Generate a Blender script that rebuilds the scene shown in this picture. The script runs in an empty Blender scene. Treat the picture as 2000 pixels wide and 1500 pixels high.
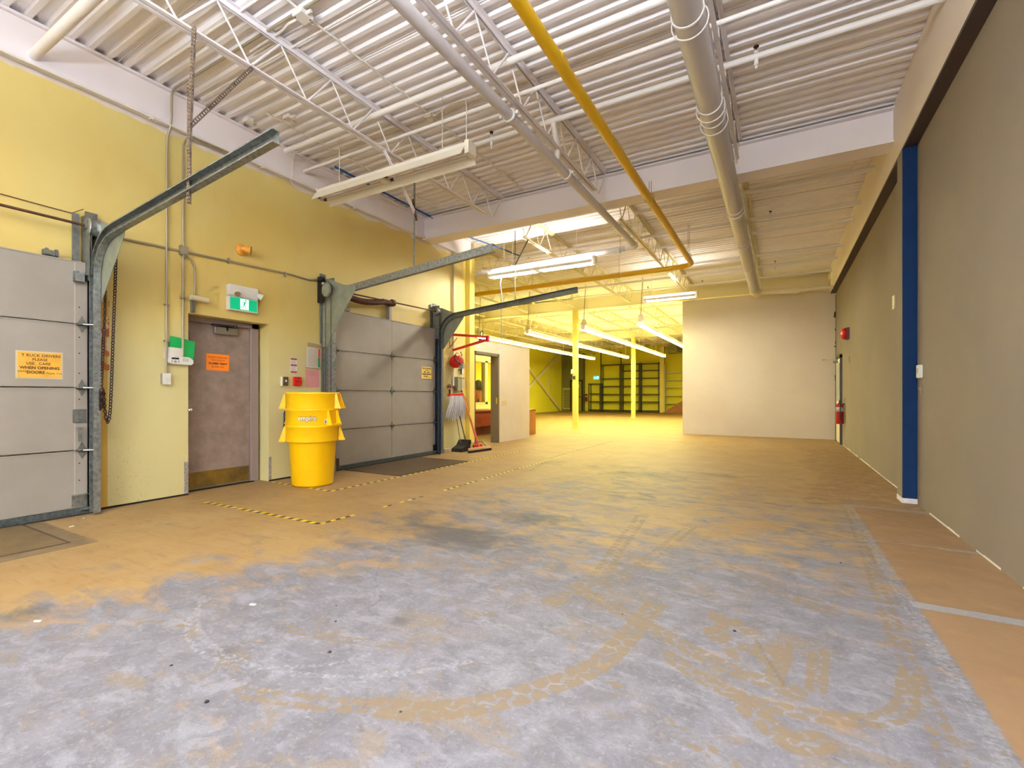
import bpy, bmesh, math, random
import numpy as np
from mathutils import Vector, Matrix
random.seed(7)
PI = math.pi
SC = bpy.context.scene
COL = SC.collection

# ------------------------------------------------------------------ camera, light, exposure
cd = bpy.data.cameras.new('camera'); cam = bpy.data.objects.new('camera', cd); COL.objects.link(cam)
cam.location = (0, 0, 1.2)
cam.rotation_euler = (PI/2, 0, math.atan2(523, 923))
cd.sensor_width = 36; cd.lens = 36*923/2000; cd.shift_y = 22/2000
cd.clip_start = 0.05; cd.clip_end = 200
SC.camera = cam
w = bpy.data.worlds.new('sky'); SC.world = w; w.use_nodes = True
w.node_tree.nodes['Background'].inputs[0].default_value = (0.72, 0.84, 1, 1)
w.node_tree.nodes['Background'].inputs[1].default_value = 3.0
vs = SC.view_settings
vs.view_transform = 'Standard'; vs.look = 'None'; vs.gamma = 1; vs.use_curve_mapping = False
vs.exposure = 0.92
def area(name, loc, rot, sx, sy, power, color):
    l = bpy.data.lights.new(name, 'AREA'); l.shape = 'RECTANGLE'; l.size = sx; l.size_y = sy
    l.energy = power; l.color = color
    o = bpy.data.objects.new(name, l); COL.objects.link(o); o.location = loc; o.rotation_euler = rot
    return o
# daylight through the open loading doorway behind the camera
area('daylight_from_loading_doorway', (-.2, -6.3, 1.7), (PI/2+.62, 0, PI), 2.0, 3.0, 6000, (0.78, 0.88, 1.0))
area('added_fill_down_near', (-2.5, .55, 3.7), (0, 0, 0), 2.4, .25, 20, (1.0, .97, .92))  # added fill light above the camera, no fixture hangs there
area('added_fill_down_rear', (-1.2, -4.0, 3.9), (0, 0, 0), 2.4, .25, 55, (1.0, .97, .92))  # unseen fill light added behind the camera to lift the room
area('added_deck_fill_left', (-2.1, .55, 3.75), (PI, 0, 0), 2.4, .25, 160, (.80, .88, 1.0))  # added upward fill that brightens the deck, without a fixture
area('added_deck_fill_right', (.1, .6, 3.75), (PI, 0, 0), 2.0, .25, 260, (.80, .88, 1.0))  # second added upward fill, for the right side of the deck
SC.cycles.max_bounces = 7; SC.cycles.diffuse_bounces = 5; SC.cycles.glossy_bounces = 2; SC.cycles.transmission_bounces = 4
SC.cycles.use_adaptive_sampling = True; SC.cycles.adaptive_threshold = 0.03; SC.cycles.adaptive_min_samples = 24
SC.cycles.use_denoising = True
SC.cycles.sample_clamp_indirect = 6

# ------------------------------------------------------------------ helpers
def lin(c):
    r = []
    for v in c[:3]:
        v = v/255
        r.append(v/12.92 if v <= 0.04045 else ((v+0.055)/1.055)**2.4)
    return (*r, 1)
MATS = {}
def mat(name, c, rough=0.6, metal=0.0, c2=None, scale=3.0, bump=0.0, bscale=60.0, emit=None, estr=0.0, detail=4, spec=None, alpha=None, trans=None):
    if name in MATS: return MATS[name]
    m = bpy.data.materials.new(name); m.use_nodes = True; nt = m.node_tree; N = nt.nodes; L = nt.links
    b = N['Principled BSDF']
    b.inputs['Base Color'].default_value = lin(c); b.inputs['Roughness'].default_value = rough; b.inputs['Metallic'].default_value = metal
    if spec is not None: b.inputs['Specular IOR Level'].default_value = spec
    tc = N.new('ShaderNodeTexCoord')
    if c2 is not None:
        n = N.new('ShaderNodeTexNoise'); n.inputs['Scale'].default_value = scale; n.inputs['Detail'].default_value = detail; n.inputs['Roughness'].default_value = 0.6
        L.new(tc.outputs['Object'], n.inputs['Vector'])
        r = N.new('ShaderNodeValToRGB'); r.color_ramp.elements[0].position = 0.35; r.color_ramp.elements[1].position = 0.65
        r.color_ramp.elements[0].color = lin(c); r.color_ramp.elements[1].color = lin(c2)
        L.new(n.outputs['Fac'], r.inputs['Fac']); L.new(r.outputs['Color'], b.inputs['Base Color'])
    if bump:
        n2 = N.new('ShaderNodeTexNoise'); n2.inputs['Scale'].default_value = bscale; n2.inputs['Detail'].default_value = 3
        L.new(tc.outputs['Object'], n2.inputs['Vector'])
        bp = N.new('ShaderNodeBump'); bp.inputs['Strength'].default_value = bump; bp.inputs['Distance'].default_value = 0.01
        L.new(n2.outputs['Fac'], bp.inputs['Height']); L.new(bp.outputs['Normal'], b.inputs['Normal'])
    if emit is not None:
        b.inputs['Emission Color'].default_value = lin(emit); b.inputs['Emission Strength'].default_value = estr
    if trans is not None: b.inputs['Transmission Weight'].default_value = trans
    if alpha is not None: b.inputs['Alpha'].default_value = alpha
    MATS[name] = m
    return m

class MB:
    def __init__(s): s.v = []; s.f = []; s.sm = []
    def add(s, vs, fs, smooth=False):
        o = len(s.v); s.v += [tuple(p) for p in vs]
        for f in fs: s.f.append([i+o for i in f]); s.sm.append(smooth)
        return s
    def box(s, x0, x1, y0, y1, z0, z1):
        x0, x1 = min(x0, x1), max(x0, x1); y0, y1 = min(y0, y1), max(y0, y1); z0, z1 = min(z0, z1), max(z0, z1)
        return s.add([(x0,y0,z0),(x1,y0,z0),(x1,y1,z0),(x0,y1,z0),(x0,y0,z1),(x1,y0,z1),(x1,y1,z1),(x0,y1,z1)],
                     [(0,3,2,1),(4,5,6,7),(0,1,5,4),(1,2,6,5),(2,3,7,6),(3,0,4,7)])
    def obox(s, c, sx, sy, sz, M):
        c = Vector(c); P = []
        for dz in (-.5, .5):
            for dx, dy in ((-.5,-.5),(.5,-.5),(.5,.5),(-.5,.5)): P.append(c + M @ Vector((dx*sx, dy*sy, dz*sz)))
        return s.add(P, [(0,3,2,1),(4,5,6,7),(0,1,5,4),(1,2,6,5),(2,3,7,6),(3,0,4,7)])
    def bar(s, a, b, wx, wy, up=(0,0,1)):
        a, b = Vector(a), Vector(b); d = (b-a); ln = d.length; d.normalize(); u = Vector(up)
        if abs(d.dot(u)) > .98: u = Vector((1,0,0))
        x = d.cross(u).normalized(); y = x.cross(d).normalized()
        M = Matrix((x, y, d)).transposed()
        return s.obox((a+b)/2, wx, wy, ln, M)
    def tube(s, pts, r, n=12, caps=True, closed=False):
        pts = [Vector(p) for p in pts]; m = len(pts); rings = []
        up = None
        rr = r if isinstance(r, (list, tuple)) else [r]*m
        for i, p in enumerate(pts):
            if closed: t = (pts[(i+1) % m]-pts[i-1]).normalized()
            else: t = (pts[min(i+1, m-1)]-pts[max(i-1, 0)]).normalized()
            if up is None:
                up = Vector((0,0,1)) if abs(t.z) < .9 else Vector((1,0,0))
            x = t.cross(up)
            if x.length < 1e-6: x = t.cross(Vector((0,1,0)))
            x.normalize(); y = x.cross(t).normalized(); up = y
            rings.append([p + rr[i]*(math.cos(2*PI*k/n)*x + math.sin(2*PI*k/n)*y) for k in range(n)])
        vs = [q for R in rings for q in R]; fs = []
        for i in range(m if closed else m-1):
            j = (i+1) % m
            for k in range(n): fs.append((i*n+k, i*n+(k+1) % n, j*n+(k+1) % n, j*n+k))
        s.add(vs, fs, True)
        if caps and not closed:
            s.add(rings[0], [tuple(range(n))[::-1]]); s.add(rings[-1], [tuple(range(n))])
        return s
    def cyl(s, a, b, r, n=16, r2=None): return s.tube([a, b], [r, r if r2 is None else r2], n)
    def lathe(s, prof, c=(0,0,0), axis='z', n=32):
        vs = []; fs = []; m = len(prof)
        for k in range(n):
            A = 2*PI*k/n; ca, sa = math.cos(A), math.sin(A)
            for r, h in prof:
                p = (r*ca, r*sa, h) if axis == 'z' else ((r*sa, h, r*ca) if axis == 'y' else (h, r*ca, r*sa))
                vs.append((p[0]+c[0], p[1]+c[1], p[2]+c[2]))
        for k in range(n):
            q = (k+1) % n
            for i in range(m-1): fs.append((k*m+i, q*m+i, q*m+i+1, k*m+i+1))
        return s.add(vs, fs, True)
    def prism(s, poly, d0, d1, plane='xz'):
        def P(u, v, d): return (u, d, v) if plane == 'xz' else ((d, u, v) if plane == 'yz' else (u, v, d))
        n = len(poly)
        vs = [P(u, v, d0) for u, v in poly] + [P(u, v, d1) for u, v in poly]
        return s.add(vs, [tuple(range(n))[::-1], tuple(range(n, 2*n))] + [(i, (i+1) % n, n+(i+1) % n, n+i) for i in range(n)])
    def torus(s, c, R, r, ax=(0,1,0), n=20, k=8, stretch=(1,1)):
        ax = Vector(ax).normalized(); u = ax.orthogonal().normalized()
        if abs(ax.z) < .9: u = Vector((0,0,1)) - ax*ax.z; u.normalize()
        v = ax.cross(u)
        return s.tube([Vector(c)+R*(stretch[0]*math.cos(2*PI*i/n)*u + stretch[1]*math.sin(2*PI*i/n)*v) for i in range(n)], r, k, closed=True)
    def sweep(s, prof, path, y0=0):
        # profile (n, y) swept along an xz path; n points to the left of travel
        m = len(prof); P = []
        for i, (x, z) in enumerate(path):
            a = path[max(i-1, 0)]; b = path[min(i+1, len(path)-1)]
            t = Vector((b[0]-a[0], b[1]-a[1])).normalized(); nx, nz = -t.y, t.x
            for n_, y_ in prof: P.append((x+nx*n_, y0+y_, z+nz*n_))
        fs = []
        for i in range(len(path)-1):
            for k in range(m): fs.append((i*m+k, i*m+(k+1) % m, (i+1)*m+(k+1) % m, (i+1)*m+k))
        fs.append(tuple(range(m))); fs.append(tuple(range((len(path)-1)*m, len(path)*m))[::-1])
        return s.add(P, fs)
    def mesh(s, name, off=(0,0,0), bev=0):
        me = bpy.data.meshes.new(name)
        me.from_pydata([(p[0]-off[0], p[1]-off[1], p[2]-off[2]) for p in s.v], [], s.f)
        me.polygons.foreach_set('use_smooth', s.sm)
        bm = bmesh.new(); bm.from_mesh(me)
        bmesh.ops.recalc_face_normals(bm, faces=bm.faces)
        if bev: bmesh.ops.bevel(bm, geom=list(bm.edges), offset=bev, segments=2, affect='EDGES', clamp_overlap=True)
        bm.to_mesh(me); bm.free(); me.update()
        return me

def link(name, me, m, parent=None):
    o = bpy.data.objects.new(name, me); COL.objects.link(o)
    if m is not None and len(me.materials) == 0: me.materials.append(m)
    if parent is not None: o.parent = parent
    return o
def thing(name, label, cat, loc=(0,0,0), group=None):
    o = bpy.data.objects.new(name, None); COL.objects.link(o); o.location = loc; o.empty_display_size = .1
    o['label'] = label; o['category'] = cat
    if group: o['group'] = group
    return o
ROOT = {}
def part(name, mb, m, root, bev=0, label=None, local=False):
    """mesh part; world coordinates are moved into the frame of the (unrotated) thing"""
    r = root
    while r.parent is not None: r = r.parent
    o = link(name, mb.mesh(name, (0,0,0) if local else tuple(r.location), bev), m, root)
    if label: o['label'] = label
    return o
def solo(name, label, cat, mb, m, bev=0, group=None, loc=None):
    """a thing that is one mesh; origin at its base centre"""
    if loc is None:
        xs, ys, zs = zip(*mb.v); loc = ((min(xs)+max(xs))/2, (min(ys)+max(ys))/2, min(zs))
    o = link(name, mb.mesh(name, loc, bev), m); o.location = loc
    o['label'] = label; o['category'] = cat
    if group: o['group'] = group
    return o
def struct(name, mb, m, parent=None, label=None):
    o = link(name, mb.mesh(name), m, parent)
    if parent is None: o['kind'] = 'structure'
    if label: o['label'] = label
    return o
def dup(root, loc=None, label=None, rotz=None):
    r = root.copy(); COL.objects.link(r)
    if loc is not None: r.location = loc
    if rotz is not None: r.rotation_euler = (0, 0, rotz)
    if label: r['label'] = label
    for ch in list(root.children):
        c = ch.copy(); COL.objects.link(c); c.parent = r
        for g in list(ch.children):
            d = g.copy(); COL.objects.link(d); d.parent = c
    return r
def text(parent, body, size, m, fn, name='lettering', bold=0.0, sx=1.0, spacing=1.0):
    """flat lettering; fn maps text plane (u right, v up) to a point in the thing's local frame"""
    cu = bpy.data.curves.new('t', 'FONT'); cu.body = body; cu.size = size; cu.align_x = 'CENTER'; cu.align_y = 'CENTER'
    cu.offset = bold; cu.space_character = spacing; cu.resolution_u = 3
    o = bpy.data.objects.new('t', cu); COL.objects.link(o)
    dg = bpy.context.evaluated_depsgraph_get(); dg.update()
    me = bpy.data.meshes.new_from_object(o.evaluated_get(dg))
    bpy.data.objects.remove(o); bpy.data.curves.remove(cu)
    for v in me.vertices: v.co = fn(v.co.x*sx, v.co.y)
    me.materials.clear(); me.name = name
    return link(name, me, m, parent)
def on_left(y, z, x, rot=0.0):
    c, s = math.cos(rot), math.sin(rot)
    return lambda u, v: Vector((x, y + u*c - v*s, z + u*s + v*c))
def arc(c, r, a0, a1, n=8):
    return [(c[0]+r*math.cos(a0+(a1-a0)*i/n), c[1]+r*math.sin(a0+(a1-a0)*i/n)) for i in range(n+1)]
def elbow(p, q, s, r, n=6):
    """polyline p-q-s with the corner at q rounded by radius r"""
    p, q, s = Vector(p), Vector(q), Vector(s)
    a = q+(p-q).normalized()*r; b = q+(s-q).normalized()*r; out = [p]
    for i in range(n+1):
        t = i/n; out.append((1-t)**2*a + 2*t*(1-t)*q + t*t*b)
    out.append(s); return out

# ------------------------------------------------------------------ materials
WHITE = mat('white_ceiling_paint', (244,240,241), .55, c2=(240,235,234), scale=1.5)
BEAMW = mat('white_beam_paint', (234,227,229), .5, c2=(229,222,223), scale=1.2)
PIPEW = mat('white_pipe_paint', (228,224,220), .45)
GRAYP = mat('pale_grey_pipe', (196,192,194), .4)
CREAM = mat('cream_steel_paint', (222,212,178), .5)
YFAR = mat('bright_yellow_wall_paint', (232,220,36), .65, c2=(234,224,66), scale=.35)
YCOL = mat('pale_yellow_column_paint', (230,210,110), .5)
PART = mat('off_white_partition_paint', (210,200,180), .7, c2=(202,190,168), scale=.6, bump=.05)
GREY = mat('warm_grey_wall_paint', (144,133,118), .85, spec=.15, c2=(136,126,114), scale=.7, bump=.04, bscale=90)
SOFF = mat('dark_brown_soffit_paint', (66,52,50), .6)
BLUE = mat('blue_column_paint', (18,42,80), .85, c2=(16,38,74), scale=4, spec=.12)
GALV = mat('galvanised_steel', (160,165,165), .42, .7, c2=(120,126,126), scale=28, detail=6)
GALVD = mat('dull_galvanised_steel', (120,122,116), .5, .5, c2=(98,100,94), scale=22)
GUSS = mat('grey_green_gusset_steel', (146,150,132), .5, .25, c2=(128,134,120), scale=8)
DARK = mat('dark_steel', (34,33,34), .5, .4)
JAMBB = mat('dark_blue_jamb_steel', (38,62,92), .45, .3, c2=(28,44,66), scale=6)
RUST = mat('rusty_brown_steel', (98,62,38), .6, .4, c2=(74,46,32), scale=20)
RUSTD = mat('dark_rust_steel', (62,34,28), .6, .3, c2=(88,52,40), scale=12)
DOORG = mat('grey_brown_door_panel_paint', (150,144,136), .5, c2=(141,134,125), scale=1.3, bump=.02)
MDOOR = mat('scuffed_taupe_door_paint', (142,125,116), .5, c2=(118,104,92), scale=5, detail=8)
MFRAME = mat('taupe_frame_paint', (138,122,118), .4)
KICK = mat('worn_brass_kick_plate', (150,122,52), .4, .6, c2=(112,94,56), scale=4)
CHROME = mat('bright_steel', (205,205,205), .25, .9)
BLACK = mat('black_plastic', (22,22,22), .5)
RED = mat('red_enamel', (196,24,22), .35)
REDD = mat('deep_red_enamel', (150,18,22), .3)
BINY = mat('yellow_bin_plastic', (252,204,6), .38, c2=(246,192,4), scale=2.5)
PLW = mat('white_plastic', (228,228,222), .4)
PAPER = mat('white_paper', (226,222,214), .7)
GASY = mat('yellow_gas_pipe_paint', (220,176,20), .45, c2=(212,166,16), scale=3)
INK = mat('black_ink', (36,28,22), .8)
INKO = mat('faded_brown_ink', (98,62,20), .8)
WOOD = mat('orange_brown_wood', (172,110,44), .5, c2=(154,94,34), scale=6)
CHER = mat('red_brown_wood', (152,62,34), .4, c2=(136,48,28), scale=4)
BRZ = mat('bronze_brown_frame_paint', (98,84,66), .45)
SHELF = mat('dark_grey_shelf_steel', (70,68,54), .5, .2)
CONDW = mat('white_conduit_paint', (222,215,206), .5)
CONDG = mat('grey_conduit', (158,150,128), .45, .4)
TUBEON = mat('lit_fluorescent_tube', (255,250,225), .5, emit=(252,246,158), estr=74)
TUBEON2 = mat('lit_cool_fluorescent_tube', (255,250,235), .5, emit=(255,248,232), estr=140)
TUBEOFF = mat('unlit_fluorescent_tube', (232,222,204), .25)
REFL = mat('white_enamel_reflector', (236,230,214), .3)

def wall_yellow():
    m = bpy.data.materials.new('aged_yellow_wall_paint'); m.use_nodes = True; nt = m.node_tree; N = nt.nodes; L = nt.links
    b = N['Principled BSDF']; b.inputs['Roughness'].default_value = .55
    tc = N.new('ShaderNodeTexCoord'); sep = N.new('ShaderNodeSeparateXYZ'); L.new(tc.outputs['Object'], sep.inputs[0])
    def noise(s, d=4, vec=None, dist=0):
        n = N.new('ShaderNodeTexNoise'); n.inputs['Scale'].default_value = s; n.inputs['Detail'].default_value = d; n.inputs['Distortion'].default_value = dist
        L.new(vec or tc.outputs['Object'], n.inputs['Vector']); return n.outputs['Fac']
    def math_(op, a, b_, clamp=False):
        n = N.new('ShaderNodeMath'); n.operation = op; n.use_clamp = clamp
        for i, v in enumerate((a, b_)):
            if isinstance(v, (int, float)): n.inputs[i].default_value = v
            else: L.new(v, n.inputs[i])
        return n.outputs[0]
    def mix(f, c1, c2):
        n = N.new('ShaderNodeMix'); n.data_type = 'RGBA'
        if isinstance(f, (int, float)): n.inputs[0].default_value = f
        else: L.new(f, n.inputs[0])
        for i, v in ((6, c1), (7, c2)):
            if isinstance(v, tuple): n.inputs[i].default_value = v
            else: L.new(v, n.inputs[i])
        return n.outputs[2]
    def ramp(x, a, b_): 
        n = N.new('ShaderNodeMapRange'); n.inputs[1].default_value = a; n.inputs[2].default_value = b_; L.new(x, n.inputs[0]); return n.outputs[0]
    mp = N.new('ShaderNodeMapping'); mp.inputs['Scale'].default_value = (1, .5, .18); L.new(tc.outputs['Object'], mp.inputs[0])
    base = mix(ramp(noise(.9, 3), .35, .65), lin((208,184,104)), lin((210,194,122)))
    # paler yellow below about 2.2 m
    low = ramp(math_('ADD', sep.outputs[2], math_('MULTIPLY', noise(1.1), .7)), 2.6, 1.9)
    base = mix(low, base, lin((208,200,146)))
    # faint vertical streaks
    base = mix(math_('MULTIPLY', ramp(noise(5, 5, mp.outputs[0]), .55, .8), .18), base, lin((170,150,78)))
    # dirt near the floor
    d = math_('MULTIPLY', math_('MULTIPLY', ramp(sep.outputs[2], 1.2, .0), ramp(noise(1.7, 3), .42, .62)), ramp(noise(34, 9), .60, .70))
    base = mix(math_('MULTIPLY', d, .5), base, lin((96,84,60)))
    # white overspray under the beam
    ov = ramp(math_('ADD', sep.outputs[2], math_('MULTIPLY', noise(1.3, 3, None, 1.0), .25)), 4.37, 4.40)
    base = mix(ov, base, lin((218,210,204)))
    # darker yellow stripe beside the first loading door
    yy = sep.outputs[1]
    st = math_('MULTIPLY', math_('MULTIPLY', math_('GREATER_THAN', yy, 2.0), math_('LESS_THAN', yy, 2.245)), math_('LESS_THAN', sep.outputs[2], 2.3))
    base = mix(math_('MULTIPLY', st, .85), base, lin((190,150,40)))
    # rust and bare patches rubbed by the chain
    rz = math_('MULTIPLY', math_('MULTIPLY', math_('GREATER_THAN', yy, 2.08), math_('LESS_THAN', yy, 2.26)), math_('MULTIPLY', math_('GREATER_THAN', sep.outputs[2], 1.45), math_('LESS_THAN', sep.outputs[2], 2.2)))
    base = mix(math_('MULTIPLY', rz, ramp(noise(9, 3), .5, .55)), base, lin((172,96,46)))
    base = mix(math_('MULTIPLY', rz, ramp(noise(7, 2), .44, .40)), base, lin((214,196,170)))
    L.new(base, b.inputs['Base Color'])
    n2 = noise(45, 5); bp = N.new('ShaderNodeBump'); bp.inputs['Strength'].default_value = .08; bp.inputs['Distance'].default_value = .01
    L.new(n2, bp.inputs['Height']); L.new(bp.outputs['Normal'], b.inputs['Normal'])
    return m
YWALL = wall_yellow()

def floor_material():
    m = bpy.data.materials.new('worn_painted_concrete'); m.use_nodes = True; nt = m.node_tree; N = nt.nodes; L = nt.links
    b = N['Principled BSDF']
    tc = N.new('ShaderNodeTexCoord')
    at = N.new('ShaderNodeAttribute'); at.attribute_name = 'marks'; sp = N.new('ShaderNodeSeparateColor'); L.new(at.outputs['Color'], sp.inputs[0])
    at2 = N.new('ShaderNodeAttribute'); at2.attribute_name = 'marks_two'; sp2 = N.new('ShaderNodeSeparateColor'); L.new(at2.outputs['Color'], sp2.inputs[0])
    def noise(s, d=6, r=.6, sc=None, dist=0.0, rot=0):
        n = N.new('ShaderNodeTexNoise'); n.inputs['Scale'].default_value = s; n.inputs['Detail'].default_value = d; n.inputs['Roughness'].default_value = r; n.inputs['Distortion'].default_value = dist
        if sc:
            mp = N.new('ShaderNodeMapping'); mp.inputs['Scale'].default_value = sc; mp.inputs['Rotation'].default_value = (0,0,rot); L.new(tc.outputs['Object'], mp.inputs[0]); L.new(mp.outputs[0], n.inputs['Vector'])
        else: L.new(tc.outputs['Object'], n.inputs['Vector'])
        return n.outputs['Fac']
    def M(op, a, b_=0.0, clamp=False):
        n = N.new('ShaderNodeMath'); n.operation = op; n.use_clamp = clamp
        for i, v in enumerate((a, b_)):
            if isinstance(v, (int, float)): n.inputs[i].default_value = v
            else: L.new(v, n.inputs[i])
        return n.outputs[0]
    def mix(f, c1, c2):
        n = N.new('ShaderNodeMix'); n.data_type = 'RGBA'
        if isinstance(f, (int, float)): n.inputs[0].default_value = f
        else: L.new(f, n.inputs[0])
        for i, v in ((6, c1), (7, c2)):
            if isinstance(v, tuple): n.inputs[i].default_value = v
            else: L.new(v, n.inputs[i])
        return n.outputs[2]
    def ramp(x, a, b_):
        n = N.new('ShaderNodeMapRange'); n.inputs[1].default_value = a; n.inputs[2].default_value = b_; L.new(x, n.inputs[0]); return n.outputs[0]
    n1 = noise(1.7, 5, .65); n2 = noise(7, 6, .7, None, .6); n3 = noise(40, 3, .7); n4 = noise(2.2, 5, .65, (1.6,.5,1), .8, .5); n5 = noise(5, 5, .7, (.6,4,1), .5, -.25)
    tan = mix(ramp(n1, .35, .65), lin((156,124,80)), lin((168,138,94)))
    tan = mix(M('MULTIPLY', ramp(n5, .52, .68), .5), tan, lin((132,102,64)))
    conc = mix(ramp(n2, .40, .60), lin((110,107,115)), lin((130,127,136)))
    conc = mix(M('MULTIPLY', ramp(noise(.95, 5, .6, None, .5), .46, .66), .50), conc, lin((100,98,104)))
    conc = mix(M('MULTIPLY', ramp(noise(4.5, 6, .72, (1,1.9,1), .5, .45), .50, .62), .50), conc, lin((152,151,161)))
    conc = mix(M('MULTIPLY', ramp(n4, .54, .68), .40), conc, lin((96,94,98)))
    conc = mix(M('MULTIPLY', ramp(noise(2.1, 6, .70, (1,1.7,1), .6, .5), .55, .60), .55), conc, lin((132,116,96)))
    conc = mix(M('MULTIPLY', ramp(noise(8, 5, .75, (1,2.2,1), .5, .2), .60, .64), .45), conc, lin((128,112,92)))
    conc = mix(M('MULTIPLY', ramp(n3, .54, .70), .45), conc, lin((156,155,165)))
    conc = mix(M('MULTIPLY', ramp(noise(70, 2, .75), .57, .70), .40), conc, lin((84,80,84)))
    # wear mask with a ragged edge
    wn = noise(2.6, 6, .68, (1,1.8,1), .6, .4)
    wr = M('ADD', sp.outputs[0], M('ADD', M('MULTIPLY', M('SUBTRACT', wn, .5), 1.9), M('MULTIPLY', M('SUBTRACT', n2, .5), .8)))
    wf = ramp(wr, .25, .70)
    col = mix(wf, tan, conc)
    # oily dark stains
    df = ramp(M('ADD', sp.outputs[1], M('MULTIPLY', M('SUBTRACT', wn, .5), 1.5)), .30, .85)
    col = mix(M('MULTIPLY', df, .72), col, lin((84,78,72)))
    # tan tyre tracks lying over the bare concrete
    tf = ramp(M('ADD', sp.outputs[2], M('MULTIPLY', M('SUBTRACT', noise(9, 4, .7), .5), 1.5)), .42, .56)
    col = mix(M('MULTIPLY', tf, .8), col, lin((128,109,84)))
    # pale scraped lines
    lf = ramp(M('ADD', sp2.outputs[0], M('MULTIPLY', M('SUBTRACT', n3, .5), .8)), .35, .6)
    col = mix(M('MULTIPLY', lf, .75), col, lin((160,159,167)))
    # dark cracks and scratches
    col = mix(M('MULTIPLY', sp2.outputs[1], .75), col, lin((70,62,56)))
    # clean tan strip along the right wall
    col = mix(M('MULTIPLY', ramp(M('ADD', sp2.outputs[2], M('MULTIPLY', M('SUBTRACT', n2, .5), .9)), .38, .55), .92), col, mix(ramp(n1, .35, .65), lin((142,110,76)), lin((150,118,84))))
    # fine scratches
    sc_ = ramp(noise(60, 3, .5, (.25, 6, 1), .4, .9), .66, .72)
    col = mix(M('MULTIPLY', sc_, .28), col, lin((180,174,172)))
    sc2 = N.new('ShaderNodeMix'); sc2.data_type = 'RGBA'; sc2.blend_type = 'MULTIPLY'; sc2.inputs[0].default_value = 1.0; L.new(col, sc2.inputs[6]); sc2.inputs[7].default_value = (.84, .85, .80, 1)
    L.new(sc2.outputs[2], b.inputs['Base Color'])
    ro = M('ADD', M('MULTIPLY', n2, .3), M('ADD', M('MULTIPLY', wf, .12), .42))
    L.new(ro, b.inputs['Roughness'])
    b.inputs['Specular IOR Level'].default_value = .3
    bp = N.new('ShaderNodeBump'); bp.inputs['Strength'].default_value = .12; bp.inputs['Distance'].default_value = .01
    L.new(M('ADD', n2, M('MULTIPLY', n3, .4)), bp.inputs['Height']); L.new(bp.outputs['Normal'], b.inputs['Normal'])
    return m
FLOORM = floor_material()

# ------------------------------------------------------------------ structure
XL, XR, ZC = -6.2, 1.32, 4.72
def seg_dist(X, Y, pts):
    d = np.full(X.shape, 1e9); s_at = np.zeros(X.shape); acc = 0.0; side = np.zeros(X.shape)
    for (ax, ay), (bx, by) in zip(pts[:-1], pts[1:]):
        vx, vy = bx-ax, by-ay; L2 = vx*vx+vy*vy; t = np.clip(((X-ax)*vx+(Y-ay)*vy)/L2, 0, 1)
        q = np.hypot(X-ax-t*vx, Y-ay-t*vy); k = q < d
        d = np.where(k, q, d); s_at = np.where(k, acc+t*math.sqrt(L2), s_at)
        side = np.where(k, ((X-ax)*vy-(Y-ay)*vx)/math.sqrt(L2), side); acc += math.sqrt(L2)
    return d, s_at, side
def sstep(x, a, b): t = np.clip((x-a)/(b-a), 0, 1); return t*t*(3-2*t)
def curve(pts, n=24):
    P = np.array(pts, float); t = np.linspace(0, len(P)-1, n); out = []
    for u in t:                                   # Catmull-Rom
        i = min(int(u), len(P)-2); f = u-i
        p0, p1, p2, p3 = P[max(i-1,0)], P[i], P[i+1], P[min(i+2,len(P)-1)]
        out.append(tuple(.5*((2*p1)+(-p0+p2)*f+(2*p0-5*p1+4*p2-p3)*f*f+(-p0+3*p1-3*p2+p3)*f**3)))
    return out
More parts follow.
